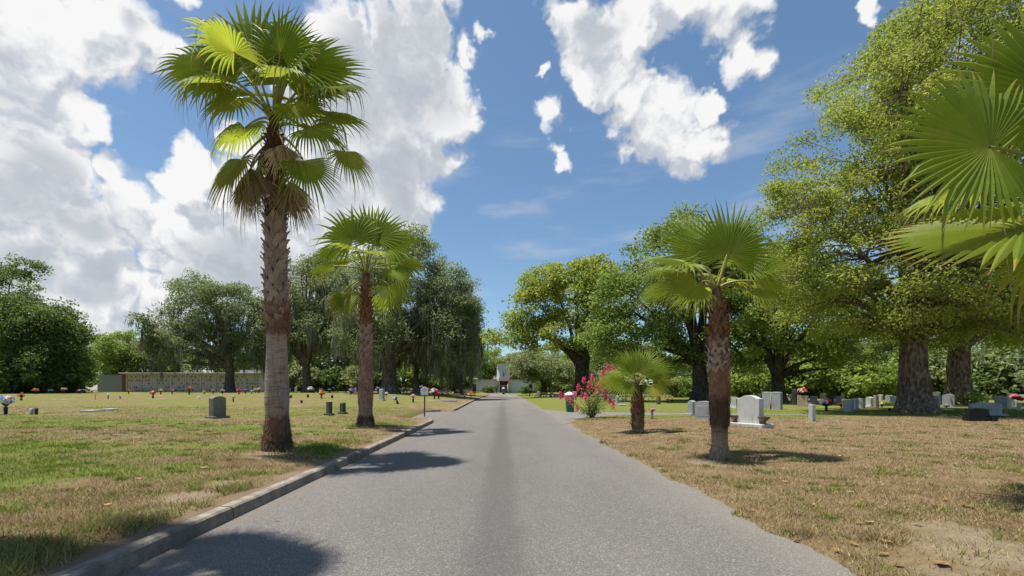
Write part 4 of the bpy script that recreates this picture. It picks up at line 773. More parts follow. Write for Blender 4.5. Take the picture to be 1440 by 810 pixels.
shr = [(sA, 20, 50, 1.6, 'dark shrub at the foot of the dark left clump'), (sA, 75, 52, 1.5, 'dark shrub behind the flowers left of the mausoleum'), (sA, 92, 56, 1.2, 'dark shrub beside the grey mausoleum end'), (sA, -20, 50, 1.7, 'dark shrub at the left edge'), (sB, 420, 88, 2., 'grey-green shrub right of the tall palm trunk'), (sA, 470, 90, 2., 'dark shrub behind the flower rows near the two dark headstones'), (sB, 520, 88, 2., 'grey-green shrub behind the medium palm trunk'), (sC, 565, 90, 2., 'light shrub right of the thick oak trunk'), (sB, 610, 92, 2., 'grey-green shrub behind the white sign'), (sA, 640, 90, 1.8, 'dark shrub left of the chapel wing'), (sC, 445, 96, 2., 'light shrub under the hanging moss'), (sB, 385, 90, 2., 'grey-green shrub behind the tall palm trunk'),
       (sB, 870, 72, 1.7, 'grey-green shrub behind the grey obelisk'), (sA, 1000, 66, 1.9, 'dark shrub behind the reddish palm trunk'), (sA, 1045, 62, 1.8, 'dark shrub behind the white marble headstone'), (sC, 1075, 52, 1.7, 'light shrub left behind the double headstone'), (sC, 1125, 50, 1.8, 'light shrub behind the tan granite block'), (sA, 1165, 52, 1.9, 'dark shrub behind the tall flower arrangement'), (sC, 1225, 46, 1.5, 'light leafy shrub left of the huge trunk'), (sA, 1200, 58, 2., 'dark shrub behind the row of grey headstones'), (sB, 1330, 50, 1.9, 'grey-green shrub between the thick trunks'), (sA, 1375, 48, 1.9, 'dark shrub behind the wide grey headstone'), (sB, 1410, 46, 1.9, 'grey-green shrub above the far headstones at the right'), (sA, 1445, 44, 1.9, 'dark shrub at the right edge'), (sA, 1290, 56, 2., 'dark shrub behind the huge trunk'), (sB, 1480, 42, 1.9, 'grey-green shrub past the right edge'),
       (sA, 778, 100, 1.5, 'dark shrub under the low oak, right of the chapel'), (sB, 800, 104, 1.5, 'grey-green shrub under the low oak, far right of the chapel'), (sA, 740, 92, .6, 'small dark shrub right of the chapel door'), (sA, 688, 96, .6, 'small dark shrub left of the chapel door'), (sB, 830, 84, 1.6, 'grey-green shrub behind the forked trunk')]
for i, (p, px, D, s, lab) in enumerate(shr): put(p, px, D, i*2.3, s, lab)
q = put(sC, 956, 52, .4, .85, 'pale round shrub standing alone between the small palm and the reddish palm'); q['group'] = ''; del q['group']

# ------------------------------------------------------------------ crepe myrtles
def myrtle(x, y, z, tips, label, seed, leafn=95, pr=.15, stem_r=.014):
    r = thing('crepe_myrtle', label, 'flowering shrub', (x, y, z)); rs = np.random.RandomState(seed)
    mb = MB(); LV = []; LT = []; FV = []; FT = []
    for t in tips:
        T = np.array(t, float); b = np.array([rs.normal(0, .07), rs.normal(0, .07), 0]); tt = np.linspace(0, 1, 9)[:, None]; mid = b+(T-b)*np.array([.28, .28, .55]); pts = b*(1-tt)**2+2*mid*tt*(1-tt)+T*tt**2
        mb.tube(pts, np.linspace(stem_r, .004, 9), 5)
        for k in range(leafn):
            f = rs.uniform(.22, 1); i = f*8; p = pts[int(i)]+rs.normal(0, .09, 3)*(1.3-.4*f); nv = rs.normal(0, .6, 3)+np.array([0, 0, .7]); nv /= np.linalg.norm(nv); a = np.cross(nv, rs.normal(0, 1, 3)); a /= np.linalg.norm(a); c_ = np.cross(nv, a); l, w_ = rs.uniform(.025, .05), rs.uniform(.012, .024)
            LV.append([p-a*l, p+c_*w_, p+a*l, p-c_*w_]); LT.append(rs.rand())
        for k in range(120):
            h = rs.rand(); p = T+np.array([0, 0, h*pr*1.6-pr*.5])+rs.normal(0, 1, 3)*pr*.42*(1-.55*h); nv = rs.normal(0, 1, 3); a = np.cross(nv, rs.normal(0, 1, 3)); a /= np.linalg.norm(a); c_ = np.cross(nv/np.linalg.norm(nv), a); l = rs.uniform(.018, .034)
            FV.append([p-a*l, p+c_*l, p+a*l, p-c_*l]); FT.append(rs.rand())
    mb.build('stems', M['bark'], r)
    LV, FV = np.array(LV), np.array(FV); link('leaves', np_mesh('leaves', LV.reshape(-1, 3), np.arange(len(LV)*4).reshape(-1, 4), {'tint': LT}), M['camphor2'], r)
    link('blossoms', np_mesh('blossoms', FV.reshape(-1, 3), np.arange(len(FV)*4).reshape(-1, 4)), M['hotpink'], r); return r
bx_, by_ = at(831, 588); bz_ = gz(bx_, by_); rs = np.random.RandomState(7); tips = []
for px, py in [(788, 552), (797, 556), (803, 561), (808, 552), (814, 541), (821, 531), (826, 546), (833, 527), (840, 540), (848, 521), (855, 513), (863, 517), (861, 532), (869, 535), (846, 533), (838, 551), (851, 545), (829, 537), (818, 552), (858, 524)]:
    d = by_+rs.uniform(-.6, .6); tips.append((wx(px, d)-bx_, d-by_, wz(py, d)-bz_-.15))
for px, py in [(858, 565), (865, 570), (850, 560), (812, 575), (843, 555), (822, 560)]: tips.append((wx(px, by_)-bx_, rs.uniform(-.4, .4), wz(py, by_)-bz_))
myrtle(bx_, by_, bz_, tips, 'pink-flowered crepe myrtle bush at the corner of road and side path', 8)
for px, lab in [(698, 'small pink crepe myrtle left of the chapel entrance'), (716, 'small pink crepe myrtle right of the chapel entrance')]:
    d = 94.; x = wx(px, d); z = gz(x, d); myrtle(x, d, z, [(rs.normal(0, .38), rs.normal(0, .4), rs.uniform(2.2, 3.5)) for _ in range(8 if px < 700 else 5)], lab, int(px), 160, .20, .03)
# ------------------------------------------------------------------ headstones
def profile(shape, w, h):
    a = w/2
    if shape == 'arch': return [(-a, 0), (a, 0), (a, h*.86)]+[(a*math.cos(t), h*.86+h*.14*math.sin(t)) for t in np.linspace(.25, PI-.25, 9)]+[(-a, h*.86)]
    if shape == 'serp': return [(-a, 0), (a, 0), (a, h*.90), (a*.78, h*.905), (a*.66, h*.93), (a*.35, h*.985), (0, h), (-a*.35, h*.985), (-a*.66, h*.93), (-a*.78, h*.905), (-a, h*.90)]
    if shape == 'cham': return [(-a, 0), (a, 0), (a, h*.9), (a*.72, h), (-a*.72, h), (-a, h*.9)]
    if shape == 'gable': return [(-a, 0), (a, 0), (a, h*.86), (a*.5, h*.97), (0, h), (-a*.5, h*.97), (-a, h*.86)]
    return [(-a, 0), (a, 0), (a, h), (-a, h)]
def headstone(px, py, wp, hp, label, mat='grey', yaw=-48, shape='flat', t=.18, base=0, D=None, group=None, name='headstone', cat='headstone', small=False):
    if D is None: x, D = at(px, py)
    else: x = wx(px, D)
    k = D/FP; z = gz(x, D); h = hp*k
    if abs(yaw) > 28: yaw += -18 if yaw < 0 else 14
    vw = math.radians(abs(-yaw-math.degrees(math.atan2(x, D)))); t = max(t, .24) if not small else t
    w = max((wp*k-t*math.sin(vw))/max(math.cos(vw), .5), wp*k*.6); r = thing(name, label, cat, (x, D, z-.02), math.radians(yaw), group)
    bh = 0
    if base:
        bh = max(.10, .12*h); mb = MB(); mb.box((0, 0, bh/2), (w*1.28, t*1.0+.26, bh)); mb.build('base', M[mat], r, .012, 1)
    mb = MB(); mb.prism([(a, b+bh+.001) for a, b in profile(shape, w, h-bh+.02)], -t/2, t/2)
    if not small and shape == 'arch' and w > .4:   # shallow raised inscription panel
        mb.prism([(a*.74, b*.62+bh+.16*h) for a, b in profile('flat', w, h-bh)], -t/2-.006, -t/2+.02)
    mb.build('slab', M[mat], r, .012 if not small else .006, 2 if not small else 1); return r
hs = headstone
# the large white one with two urns on its base
r = hs(1055, 600, 33, 44, 'large white marble headstone on a broad base with two brown urns', 'white', -46, 'serp', .24, 0, name='urn_headstone')
k = at(1055, 600)[1]/FP
mb = MB(); mb.box((0, 0, .06), (50*k*1.06, .62, .16)); mb.build('base', M['white'], r, .02, 2)
for s_ in (-1, 1):
    mb = MB(); mb.lathe([(.10, .14), (.07, .18), (.055, .22), (.10, .26), (.17, .32), (.185, .37), (.19, .39), (.15, .39), (.13, .34)], 18, (s_*22*k, -.06, 0)); mb.build('urn', M['rose'], r)
hs(973, 584, 11, 21, 'small grey headstone with white foot, left of the reddish palm', 'grey', -46, 'serp', .16, 1)
hs(990, 589, 24, 25, 'round-topped grey headstone half hidden behind the reddish palm trunk', 'grey', -30, 'arch', .16)
hs(1031, 574, 13, 15, 'low slanted pale headstone just right of the reddish palm trunk', 'white', -40, 'cham', .2, 1)
r = hs(1086, 575, 25, 23, 'double grey headstone with pink and yellow flowers between its halves', 'grey', -44, 'flat', .24)
d_ = at(1086, 575)[1]; k = d_/FP
mb = MB(); mb.box((-.30, .0, 23.6*k), (.42, .26, .06)); mb.box((.30, .0, 23.6*k), (.42, .26, .06)); mb.box((0, -.135, 11*k), (.05, .02, 19*k)); mb.build('capping', M['white'], r, .01, 1)
hs(1069, 566, 6, 13, 'pale square-topped stone peeking out left of the double grey headstone', 'white', -44, 'flat', .2)
r = thing('flower_pedestal', 'tan granite block carrying a red and white bouquet on its top', 'monument', (wx(1129, 31), 31, gz(wx(1129, 31), 31)), math.radians(-44)); k = 31/FP
mb = MB(); mb.box((0, 0, 7.5*k), (12*k, .42, 15.5*k)); mb.build('block', M['pink'], r, .015, 2); mb = MB(); mb.box((.30, -.05, 2.5*k), (.40, .34, 5*k)); mb.build('side_step', M['pink'], r, .01, 1)
PED = (wx(1129, 31), 31, gz(wx(1129, 31), 31)+15.3*k)
hs(1118, 569, 8, 22, 'tall dark slab left of the tan granite block', 'dark', -44, 'flat', .2, 1)
hs(1142, 592, 8.5, 23, 'slim square white marble post standing alone in the dry lawn', 'white', -40, 'flat', .25, name='stone_post', cat='grave marker')
hs(1144, 567, 9, 10, 'small pale headstone with lid left of the mixed flower arrangement', 'grey', -46, 'cham', .25, 0)
hs(1158, 562, 8, 9, 'dark peaked headstone behind the mixed flower arrangement', 'dark', -46, 'gable', .2)
hs(1170, 566, 6, 9, 'low dark grey headstone behind the red flowers of the arrangement', 'dark', -46, 'flat', .2)
hs(1179, 567, 8, 10, 'small grey headstone with a white lid, beside the orange bouquet', 'grey', -46, 'cham', .2)
hs(1193, 579, 13, 17, 'leaning-looking grey granite headstone right of the orange bouquet', 'grey', -52, 'flat', .26)
hs(1202, 576, 9, 16, 'white cross-topped stone behind the grey granite headstone', 'white', -50, 'gable', .3, 1)
hs(1212, 574, 8, 14, 'rough-sided pale headstone, left one of a close pair', 'grey', -50, 'flat', .25)
hs(1223, 572, 9, 14, 'white headstone with dark side, right one of a close pair', 'white', -52, 'serp', .3, 1)
hs(1232, 573, 6, 17, 'tall narrow brownish stone right of the close pair', 'pink', -50, 'flat', .3)
hs(1238, 563, 6, 8, 'small white open-fronted marker behind the yellow bouquet', 'white', -50, 'cham', .2)
hs(1264, 576, 7, 13, 'white stone with a low wing tucked against the huge trunk', 'white', -45, 'gable', .25, 1)
hs(1258, 566, 18, 9, 'wide low white tomb left of the huge trunk', 'white', -20, 'flat', .6)
hs(1315, 577, 11, 20, 'pale pillar headstone with a stepped top right of the huge trunk', 'grey', -40, 'cham', .36, 1)
hs(1317, 566, 9, 15, 'greenish headstone peeking over the pale stepped pillar', 'old', -40, 'arch', .2)
hs(1334, 572, 13, 18, 'tall grey headstone with blue flowers at its foot', 'grey', -36, 'serp', .22, 1)
hs(1385, 584, 33, 18, 'wide pale grey curved-top headstone behind the black granite marker', 'grey', -22, 'serp', .24, 1)
hs(1408, 575, 13, 18, 'square grey headstone right behind the wide curved one', 'grey', -35, 'flat', .3, 1)
hs(1419, 573, 8, 11, 'small pale stone beside the square grey headstone at the right', 'white', -35, 'cham', .2)
hs(1426, 572, 7, 10, 'small bluish white stone with a peaked top near the right edge', 'white', -35, 'gable', .2)
hs(1433, 577, 5, 10, 'thin pale stone under red flowers near the right edge', 'white', -35, 'flat', .2)
# black marker with a block for vases on its right
xb, db = at(1374, 592); k = db/FP; r = thing('black_marker', 'polished black granite bench-like marker with a block on its right', 'headstone', (xb, db, gz(xb, db)-.02), math.radians(-16))
mb = MB(); mb.box((0, 0, 3*k), (26*k, .42, 6*k)); mb.build('base', M['black'], r, .012, 2); mb = MB(); mb.prism([(a, b+6*k) for a, b in profile('serp', 23*k, 13*k)], -.12, .12); mb.build('slab', M['black'], r, .012, 2); mb = MB(); mb.box((15*k, -.1, 4.6*k), (6.4*k, .34, 9.2*k)); mb.build('vase_block', M['black'], r, .01, 2)
# obelisk-like monument and others on the mid right lawn
r = thing('monument', 'short grey rounded pillar monument on a pale plinth left of the small palm', 'monument', (wx(868, 32), 32, gz(wx(868, 32), 32)), math.radians(-30)); k = 32/FP
mb = MB(); mb.box((0, 0, 1.2*k), (8*k, .4, 2.6*k)); mb.build('base', M['white'], r, .01, 1); mb = MB(); mb.lathe([(2.9*k, 2.4*k), (2.7*k, 4*k), (2.4*k, 11*k), (2.2*k, 13*k), (1.2*k, 13.9*k)], 16); mb.build('pillar', M['grey'], r)
hs(926, 565, 6, 12, 'dark upright headstone right of the small palm', 'dark', -40, 'arch', .2, D=34)
hs(808, 557, 6, 12, 'white upright marker beside the green bin', 'white', -30, 'flat', .2, D=44); hs(800, 555, 4, 8, 'thin grey stone behind the green bin', 'grey', -30, 'arch', .2, D=52)
hs(859, 558, 14, 7, 'wide low pale stone behind the crepe myrtle', 'grey', -20, 'cham', .3, D=44); hs(875, 566, 10, 2.2, 'flat white ledger stone at the foot of the grey pillar', 'white', -10, 'flat', .5, D=31.5); hs(878, 559, 7, 4, 'low slanted pale stone between the grey pillar and small palm', 'white', -20, 'cham', .3, D=40)
G2 = 'small pale stones in the far rows on the right'
rs = np.random.RandomState(77)
for px, d, w, h, mt, sh in [(757, 62, 3.5, 8, 'white', 'gable'), (760, 60, 4, 4, 'pink', 'flat'), (768, 60, 3.5, 5, 'white', 'flat'), (774, 58, 4, 4, 'grey', 'flat'), (780, 58, 4, 4.5, 'white', 'cham'), (784, 57, 5, 4.5, 'white', 'cham'), (791, 57, 3, 6, 'white', 'arch'), (845, 50, 5, 5, 'white', 'cham'), (852, 50, 5, 6, 'grey', 'cham'), (905, 50, 4, 5, 'white', 'cham'), (913, 52, 4, 5, 'grey', 'arch'), (935, 50, 3, 6, 'white', 'flat'), (888, 50, 4, 5, 'white', 'arch'), (1018, 46, 5, 7, 'grey', 'cham'), (1105, 46, 6, 7, 'white', 'arch'), (1110, 44, 5, 6, 'grey', 'cham'), (1186, 46, 5, 9, 'white', 'flat'), (1196, 46, 4, 12, 'grey', 'flat'), (1209, 48, 6, 8, 'white', 'arch'), (1218, 50, 5, 9, 'grey', 'flat'), (1244, 44, 7, 8, 'white', 'cham'), (1252, 48, 5, 11, 'white', 'gable'), (1250, 42, 8, 7, 'grey', 'cham'), (1270, 46, 5, 9, 'white', 'flat'), (1345, 44, 5, 8, 'white', 'arch'), (1395, 44, 5, 7, 'white', 'flat'), (1420, 42, 5, 9, 'grey', 'arch'), (1437, 40, 6, 9, 'white', 'cham')]:
    hs(px, 0, w, h, 'small pale stone among far rows of graves under the right-hand trees', mt, float(rs.uniform(-55, -20)), sh, .2, D=d, group=G2, small=True)
# left lawn
hs(306, 588, 21, 31, 'weathered grey headstone on a low base left of the tall palm', 'old', 52, 'arch', .26, 1)
hs(463, 584, 8.5, 19, 'dark brown upright headstone, taller of two left of the medium palm', 'dark', 40, 'flat', .16, 1); hs(482, 582, 8.5, 16, 'dark round-shouldered headstone, shorter of two left of the medium palm', 'dark', 40, 'arch', .16, 1)
hs(537, 563, 6, 16, 'pale grey square pillar with a cap just right of the medium palm', 'grey', 30, 'cham', .5, 1, name='stone_pillar', cat='monument')
hs(589, 557, 5, 9, 'dark low headstone left of the white sign', 'dark', 30, 'arch', .25, D=46)
hs(416, 554, 3.5, 9, 'thin white statue-like marker right of the tall palm trunk', 'white', 20, 'gable', .2, D=52, small=True)
for px, py, wd, lab in [(128, 579, 17, 'flat pale grave slab lying in the lawn at the left'), (155, 577, 12, 'shorter flat grave slab right of the pale one in the left lawn'), (622, 564, 42, 'long thin white concrete strip in the grass right of the white sign'), (634, 552.5, 26, 'white concrete strip in the far grass left of the chapel wing')]:
    x, d = at(px, py) if py > 560 else (wx(px, 62), 62); k = d/FP; mb = MB(); mb.box((0, 0, .0), (wd*k, .5 if wd < 20 else .3, .14)); o = mb.build('grave_slab' if wd < 20 else 'concrete_strip', M['white'], None, .01, 1); o.location = (x, d, gz(x, d)+.01); tag(o, lab, 'grave slab' if wd < 20 else 'strip')

# ------------------------------------------------------------------ flowers
def blooms(mb, rs, n_, rx, rz, zc, ncol, size):
    for i in range(n_):
        v = rs.normal(0, 1, 3); v[2] = abs(v[2])*.9+.1; v /= np.linalg.norm(v); c = np.array([v[0]*rx, v[1]*rx, zc+v[2]*rz])*rs.uniform(.85, 1.05); m = i % ncol
        A = np.cross(v, [0.2, .9, .1]); A /= np.linalg.norm(A); B = np.cross(v, A); R = size*rs.uniform(.7, 1.2)
        for ly, (rr, hh) in enumerate(((1, .25), (.6, .55))):
            for k in range(5):
                a = 2*PI*(k+.5*ly)/5; d = A*math.cos(a)+B*math.sin(a); e = -A*math.sin(a)+B*math.cos(a)
                mb.add([c, c+d*R*rr*.6-e*R*.42*rr+v*R*hh*.6, c+d*R*rr+v*R*hh, c+d*R*rr*.6+e*R*.42*rr+v*R*hh*.6], [(0, 1, 2, 3)], m)
def bouquet(px, py, hp, cs, label, D=None, vase='vase', vf=.38, wf=1., group=None, tiny=False, loc=None, lean=0, seed=None):
    if loc is None:
        if D is None: x, D = at(px, py)
        else: x = wx(px, D)
        loc = (x, D, gz(x, D))
    D = loc[1]; k = D/FP; h = hp*k*(1.4 if tiny else 1.2 if D > 40 else 1.); rs = np.random.RandomState(int(px*7+py*3) % 9999); cl = [M[c] for c in cs]
    vh = h*vf; R = (h-vh)*.46*wf; zc = vh+(h-vh)*.42; nb_ = 9 if tiny else 16
    if tiny:
        mb = MB()
        if vh > 0: mb.lathe([(R*.25, 0), (R*.3, vh), (R*.15, vh+.02)], 6, m=0)
        b2 = MB(); blooms(b2, rs, nb_, R*.75, R*.7, zc, len(cs), R*.6); mb.add(b2.v, b2.f); mb.m = mb.m[:len(mb.m)-len(b2.m)]+[1+q for q in b2.m]
        for i in range(6):
            a = rs.rand()*6.28; d = np.array([math.cos(a), math.sin(a), .1]); e = np.array([-d[1], d[0], 0]); c = np.array([0, 0, zc-R*.3]); mb.add([c, c+d*R*.6-e*R*.2, c+d*R*1.05, c+d*R*.6+e*R*.2], [(0, 1, 2, 3)], len(cs)+1)
        o = mb.build('flower_bouquet', [M[vase]]+cl+[M['stemgreen']]); o.location = loc; o.rotation_euler.y = lean; return tag(o, label, 'flowers', group)
    r = thing('flower_bouquet', label, 'flowers', loc, 0, group); r.rotation_euler.y = lean
    if vh > 0:
        mb = MB(); q = min(R*.38, .075); mb.lathe([(q*.75, -.03), (q*.85, vh*.3), (q, vh), (q*.8, vh+.005)], 14); mb.build('vase', M[vase], r)
    mb = MB()
    for i in range(34):
        v = rs.normal(0, 1, 3); v[2] = v[2]*.5+.15; v /= np.linalg.norm(v); c = np.array([0, 0, vh*.98]); t_ = np.array([v[0]*R*1.05, v[1]*R*1.05, zc-vh+v[2]*R*.6])+c; m_ = (c+t_)/2+np.array([0, 0, .06]); e = np.cross(t_-c, [.1, .2, 1]); e = e/np.linalg.norm(e)*R*.16
        mb.add([c, m_-e, t_, m_+e], [(0, 1, 2, 3)])
    mb.build('leaves', M['stemgreen'], r)
    mb = MB(); blooms(mb, rs, nb_+6, R*.9, R*.85, zc, len(cs), R*.38); mb.build('blossoms', cl, r); return r
bq = bouquet
bq(8, 583, 28, ('red', 'whitef', 'blue', 'whitef', 'pinkf'), 'large red, white and blue bouquet in a black vase at the left edge', wf=1.1)
bq(30, 563, 11, ('red', 'red', 'hotpink'), 'bright red bouquet on green stems near the left edge', vf=.25, vase='stemgreen'); bq(34, 556, 7, ('yellow', 'whitef'), 'yellow and white bouquet behind the bright red one', D=50, vf=.2); bq(50, 558, 8, ('orange', 'red', 'beige'), 'orange and cream bouquet third along the left far row', D=46, vf=.2)
bq(7, 553, 8, ('beige',), 'beige bouquet behind the large red, white and blue one', D=50, vf=.1); bq(15, 554, 6, ('red', 'hotpink'), 'rosy red bouquet right of the beige one at the left edge', D=50, vf=.1); bq(71, 557, 6, ('whitef', 'pinkf', 'blue'), 'pale bouquet with pink and blue between the orange one and the peach one', D=48, vf=.2); bq(74, 552, 4, ('red',), 'small coral bouquet just above the pale pink and blue one', D=60, tiny=True, vf=.1)
bq(59, 551, 4, ('pinkf',), 'small mauve-pink bouquet right of the orange and cream one', D=60, tiny=True, vf=.1); bq(90, 556, 8, ('pinkf', 'whitef', 'beige'), 'peach and white bouquet in front of the dark trees', D=48, vf=.25); bq(83, 552, 5, ('whitef',), 'small white bouquet left above the peach one', D=58, tiny=True, vf=.1); bq(102, 552, 3.5, ('whitef',), 'tiny white bouquet right of the peach one', D=60, tiny=True, vf=.1); bq(112, 556, 6, ('hotpink', 'whitef', 'purple'), 'crimson and white bouquet before the dark trees', D=48, vf=.2)
bq(125, 551, 4, ('red',), 'small round red bouquet beside the thin trunk left of the mausoleum', D=60, tiny=True, vf=.15); bq(129, 556, 5, ('whitef', 'pinkf'), 'small white bouquet below the round red one', D=50, vf=.2)
bq(134, 562, 9, ('whitef',), 'slim black vase with a few withered pale blooms, left of the white-topped vases', vf=.62, wf=.6); bq(152, 561, 8, ('whitef',), 'white bouquet in a black vase below the grey mausoleum end', vf=.45); bq(169, 561, 6, ('whitef',), 'low white bouquet in a dark vase, right of the other white one', vf=.35, wf=1.2); bq(181, 557, 6, ('yellow', 'red'), 'yellow and red bouquet before the left bays of the mausoleum', D=46, vf=.4)
bq(215, 560, 12, ('red', 'pinkf', 'red', 'whitef', 'yellow'), 'tall red and pink bouquet on a dark vase before the mausoleum', vf=.3); bq(226, 557, 7, ('yellow', 'beige'), 'yellow bouquet in a dark vase right of the tall red and pink one', D=45, vf=.35); bq(242, 556, 7, ('red', 'whitef', 'hotpink'), 'red and white bouquet before the middle mausoleum bays', D=46, vf=.3); bq(266, 557, 10, ('orange', 'red', 'yellow'), 'orange bouquet left of the weathered headstone', D=44, vf=.35)
bq(280, 561, 3.5, ('whitef',), 'white bouquet lying flat on the grass left of the weathered headstone', vf=0, wf=1.6); bq(287, 557, 5, ('beige', 'yellow'), 'cream bouquet above the white one lying on the grass', D=45, vf=.2); bq(300, 554, 6, ('pinkf', 'magenta'), 'pink bouquet peeking over the weathered headstone', D=48, vf=.2); bq(313, 555, 6, ('pinkf', 'whitef'), 'pale pink and white bouquet right above the weathered headstone', D=47, vf=.2)
bq(328, 565, 10, ('whitef', 'blue', 'whitef'), 'icy white bouquet in a black vase between the weathered headstone and tall palm', vf=.42); bq(336, 556, 8, ('red', 'pinkf'), 'salmon red bouquet under the rounded oak', D=45, vf=.3); bq(345, 555, 6, ('purple', 'pinkf'), 'pale purple bouquet right of the salmon red one', D=48, vf=.35); bq(354, 556, 5, ('blue', 'whitef'), 'pale blue bouquet left of the tall palm trunk', D=47, vf=.2); bq(359, 552, 5, ('yellow',), 'yellow bouquet behind the pale blue one by the tall palm', D=55, tiny=True, vf=.2); bq(364, 553, 7, ('beige', 'pinkf'), 'beige and pink bouquet touching the left side of the tall palm trunk', D=52, vf=.2)
bq(452, 560, 12, ('orange', 'yellow', 'orange'), 'orange and yellow bouquet between the tall palm and two dark headstones', vf=.2, vase='stemgreen'); bq(493, 557, 9, ('purple', 'whitef', 'purple'), 'purple and white bouquet left of the medium palm', D=44, vf=.1, lean=.4); bq(498, 558, 4, ('orange', 'beige'), 'small peach bouquet at the foot of the purple and white one', D=45, tiny=True, vf=.1)
bq(560, 568, 14, ('whitef', 'whitef', 'blue'), 'tilted white bouquet in a black vase right of the pale pillar', vf=.35, lean=-.45); bq(581, 566, 13, ('whitef', 'pinkf', 'whitef'), 'white bouquet with pink, in a black vase left of the white sign', vf=.38); bq(543, 558, 7, ('whitef',), 'white bouquet against the pale square pillar', D=40, vf=.1); bq(611, 561, 13, ('whitef', 'red', 'whitef', 'hotpink'), 'white and red bouquet, left of two tall ones right of the sign', vf=.3); bq(617, 561, 9, ('red', 'hotpink'), 'round red bouquet, right of two tall ones right of the sign', vf=.4, vase='stemgreen')
for px, py, w_, lab in [(44.5, 583, 'silver', 'empty grey metal vase in the left lawn beside a black one'), (51, 583, 'vase', 'empty black vase in the left lawn beside a grey metal one')]:
    x, d = at(px, py); r = thing('flower_vase', lab, 'vase', (x, d, gz(x, d))); k = d/FP; mb = MB(); mb.lathe([(.045, -.02), (.06, .05), (.068, 9*k), (.058, 9*k), (.05, 5*k)], 16); mb.build('cup', M[w_], r); mb = MB()
    for a in range(4): mb.tube([(.0, 0, 6*k), (.02*math.cos(a*1.7), .02*math.sin(a*1.7), 9*k), (.07*math.cos(a*1.7), .07*math.sin(a*1.7), 11.5*k)], [.006]*3, 5)
    mb.build('dry_stalks', M['silver'], r)
for px, py, lab in [(409, 560, 'black empty vase closest to the tall palm on its right'), (433, 559, 'black empty vase in the middle of three right of the tall palm'), (424, 567, 'low round black vase, nearest of three right of the tall palm'), (467, 560, 'black empty vase above the taller dark headstone'), (1251, 578, 'dark empty vase left of the huge trunk')]:
    x, d = at(px, py); k = d/FP; mb = MB(); mb.lathe([(1.2*k, -.02), (1.5*k, 2*k), (1.7*k, 4.4*k), (1.4*k, 4.4*k), (1.2*k, 2.5*k)], 14); o = mb.build('flower_vase', M['vase']); o.location = (x, d, gz(x, d)); tag(o, lab, 'vase')
FL = 'small bouquets in the far rows under the mossy oaks'; rs = np.random.RandomState(5)
cn = {'red': 'red', 'whitef': 'white', 'pinkf': 'pink', 'yellow': 'yellow', 'orange': 'orange', 'beige': 'cream', 'purple': 'purple', 'hotpink': 'deep pink'}
for i in range(64):
    c_ = rs.choice(['red', 'whitef', 'whitef', 'pinkf', 'yellow', 'orange', 'beige', 'hotpink', 'whitef', 'purple']); d = rs.uniform(50, 72); px = rs.uniform(404, 672)
    if abs(px-514) < 11: continue
    bq(px, 550+i*.01, rs.uniform(4, 6.5)*52/d*1.15, (c_, 'whitef') if c_ in ('red', 'pinkf') else (c_,), 'small %s bouquet in the far flower rows under the mossy oaks' % cn[c_], D=d, tiny=True, vf=.25, group=FL)
FR_ = 'small bouquets among the far graves on the right'
for px, d, c_ in [(776, 56, 'beige'), (788, 56, 'pinkf'), (792, 55, 'red'), (764, 58, 'yellow'), (1240, 44, 'yellow'), (752, 62, 'yellow'), (880, 46, 'red'), (899, 46, 'whitef'), (1108, 42, 'yellow'), (1113, 42, 'beige'), (1433, 33, 'red'), (1425, 40, 'pinkf'), (1230, 46, 'yellow'), (860, 47, 'hotpink'), (1185, 47, 'red'), (918, 46, 'whitef')]:
    bq(px, 551, rs.uniform(5, 7)*50/d, (c_,), 'small %s bouquet among the far graves under the right-hand trees' % cn[c_], D=d, tiny=True, vf=.2, group=FR_)
bq(917, 589, 17, ('magenta', 'pinkf', 'beige', 'beige'), 'magenta and cream bouquet in a grey vase right of the small palm', vf=.5, vase='silver', wf=1.25)
bq(939, 563, 8, ('orange', 'red'), 'orange bouquet beyond the path right of the small palm', D=36, vf=.3); bq(945, 562, 6, ('pinkf', 'purple'), 'pink and lilac bouquet beside the orange one beyond the path', D=37, vf=.2); bq(1162, 578, 17, ('whitef', 'red', 'whitef', 'purple', 'pinkf', 'whitef'), 'wide white, red and lilac flower arrangement on a dark vase', vf=.35, wf=1.7); bq(1183, 573, 9, ('orange', 'red'), 'orange bouquet left of the grey granite headstone', D=28, vf=.15)
bq(1129, 0, 12, ('red', 'whitef', 'red', 'orange', 'whitef'), 'red and white bouquet on top of the tan granite block', loc=PED, vf=0, wf=1.1)
k = 30/FP; a = math.radians(-44); q = Vector((wx(1086, d_), d_, 0)); bq(1085, 1, 10, ('hotpink', 'hotpink', 'yellow'), 'pink and yellow flowers standing before the double grey headstone', loc=(q.x-.35, q.y-.42, gz(q.x-.35, q.y-.42)), vf=.55, wf=.9)
bq(1307, 572, 6, ('red', 'hotpink'), 'round red bouquet between the huge trunk and the pale stepped pillar', D=27, vf=.2); bq(1331, 575, 4, ('blue', 'whitef'), 'blue flowers at the foot of the tall grey headstone', D=29, vf=0, wf=1.8); bq(1240, 574, 7, ('yellow', 'whitef'), 'yellow and white bouquet right of the tall narrow brownish stone', D=30, vf=.25, wf=1.3)
rs = np.random.RandomState(12)
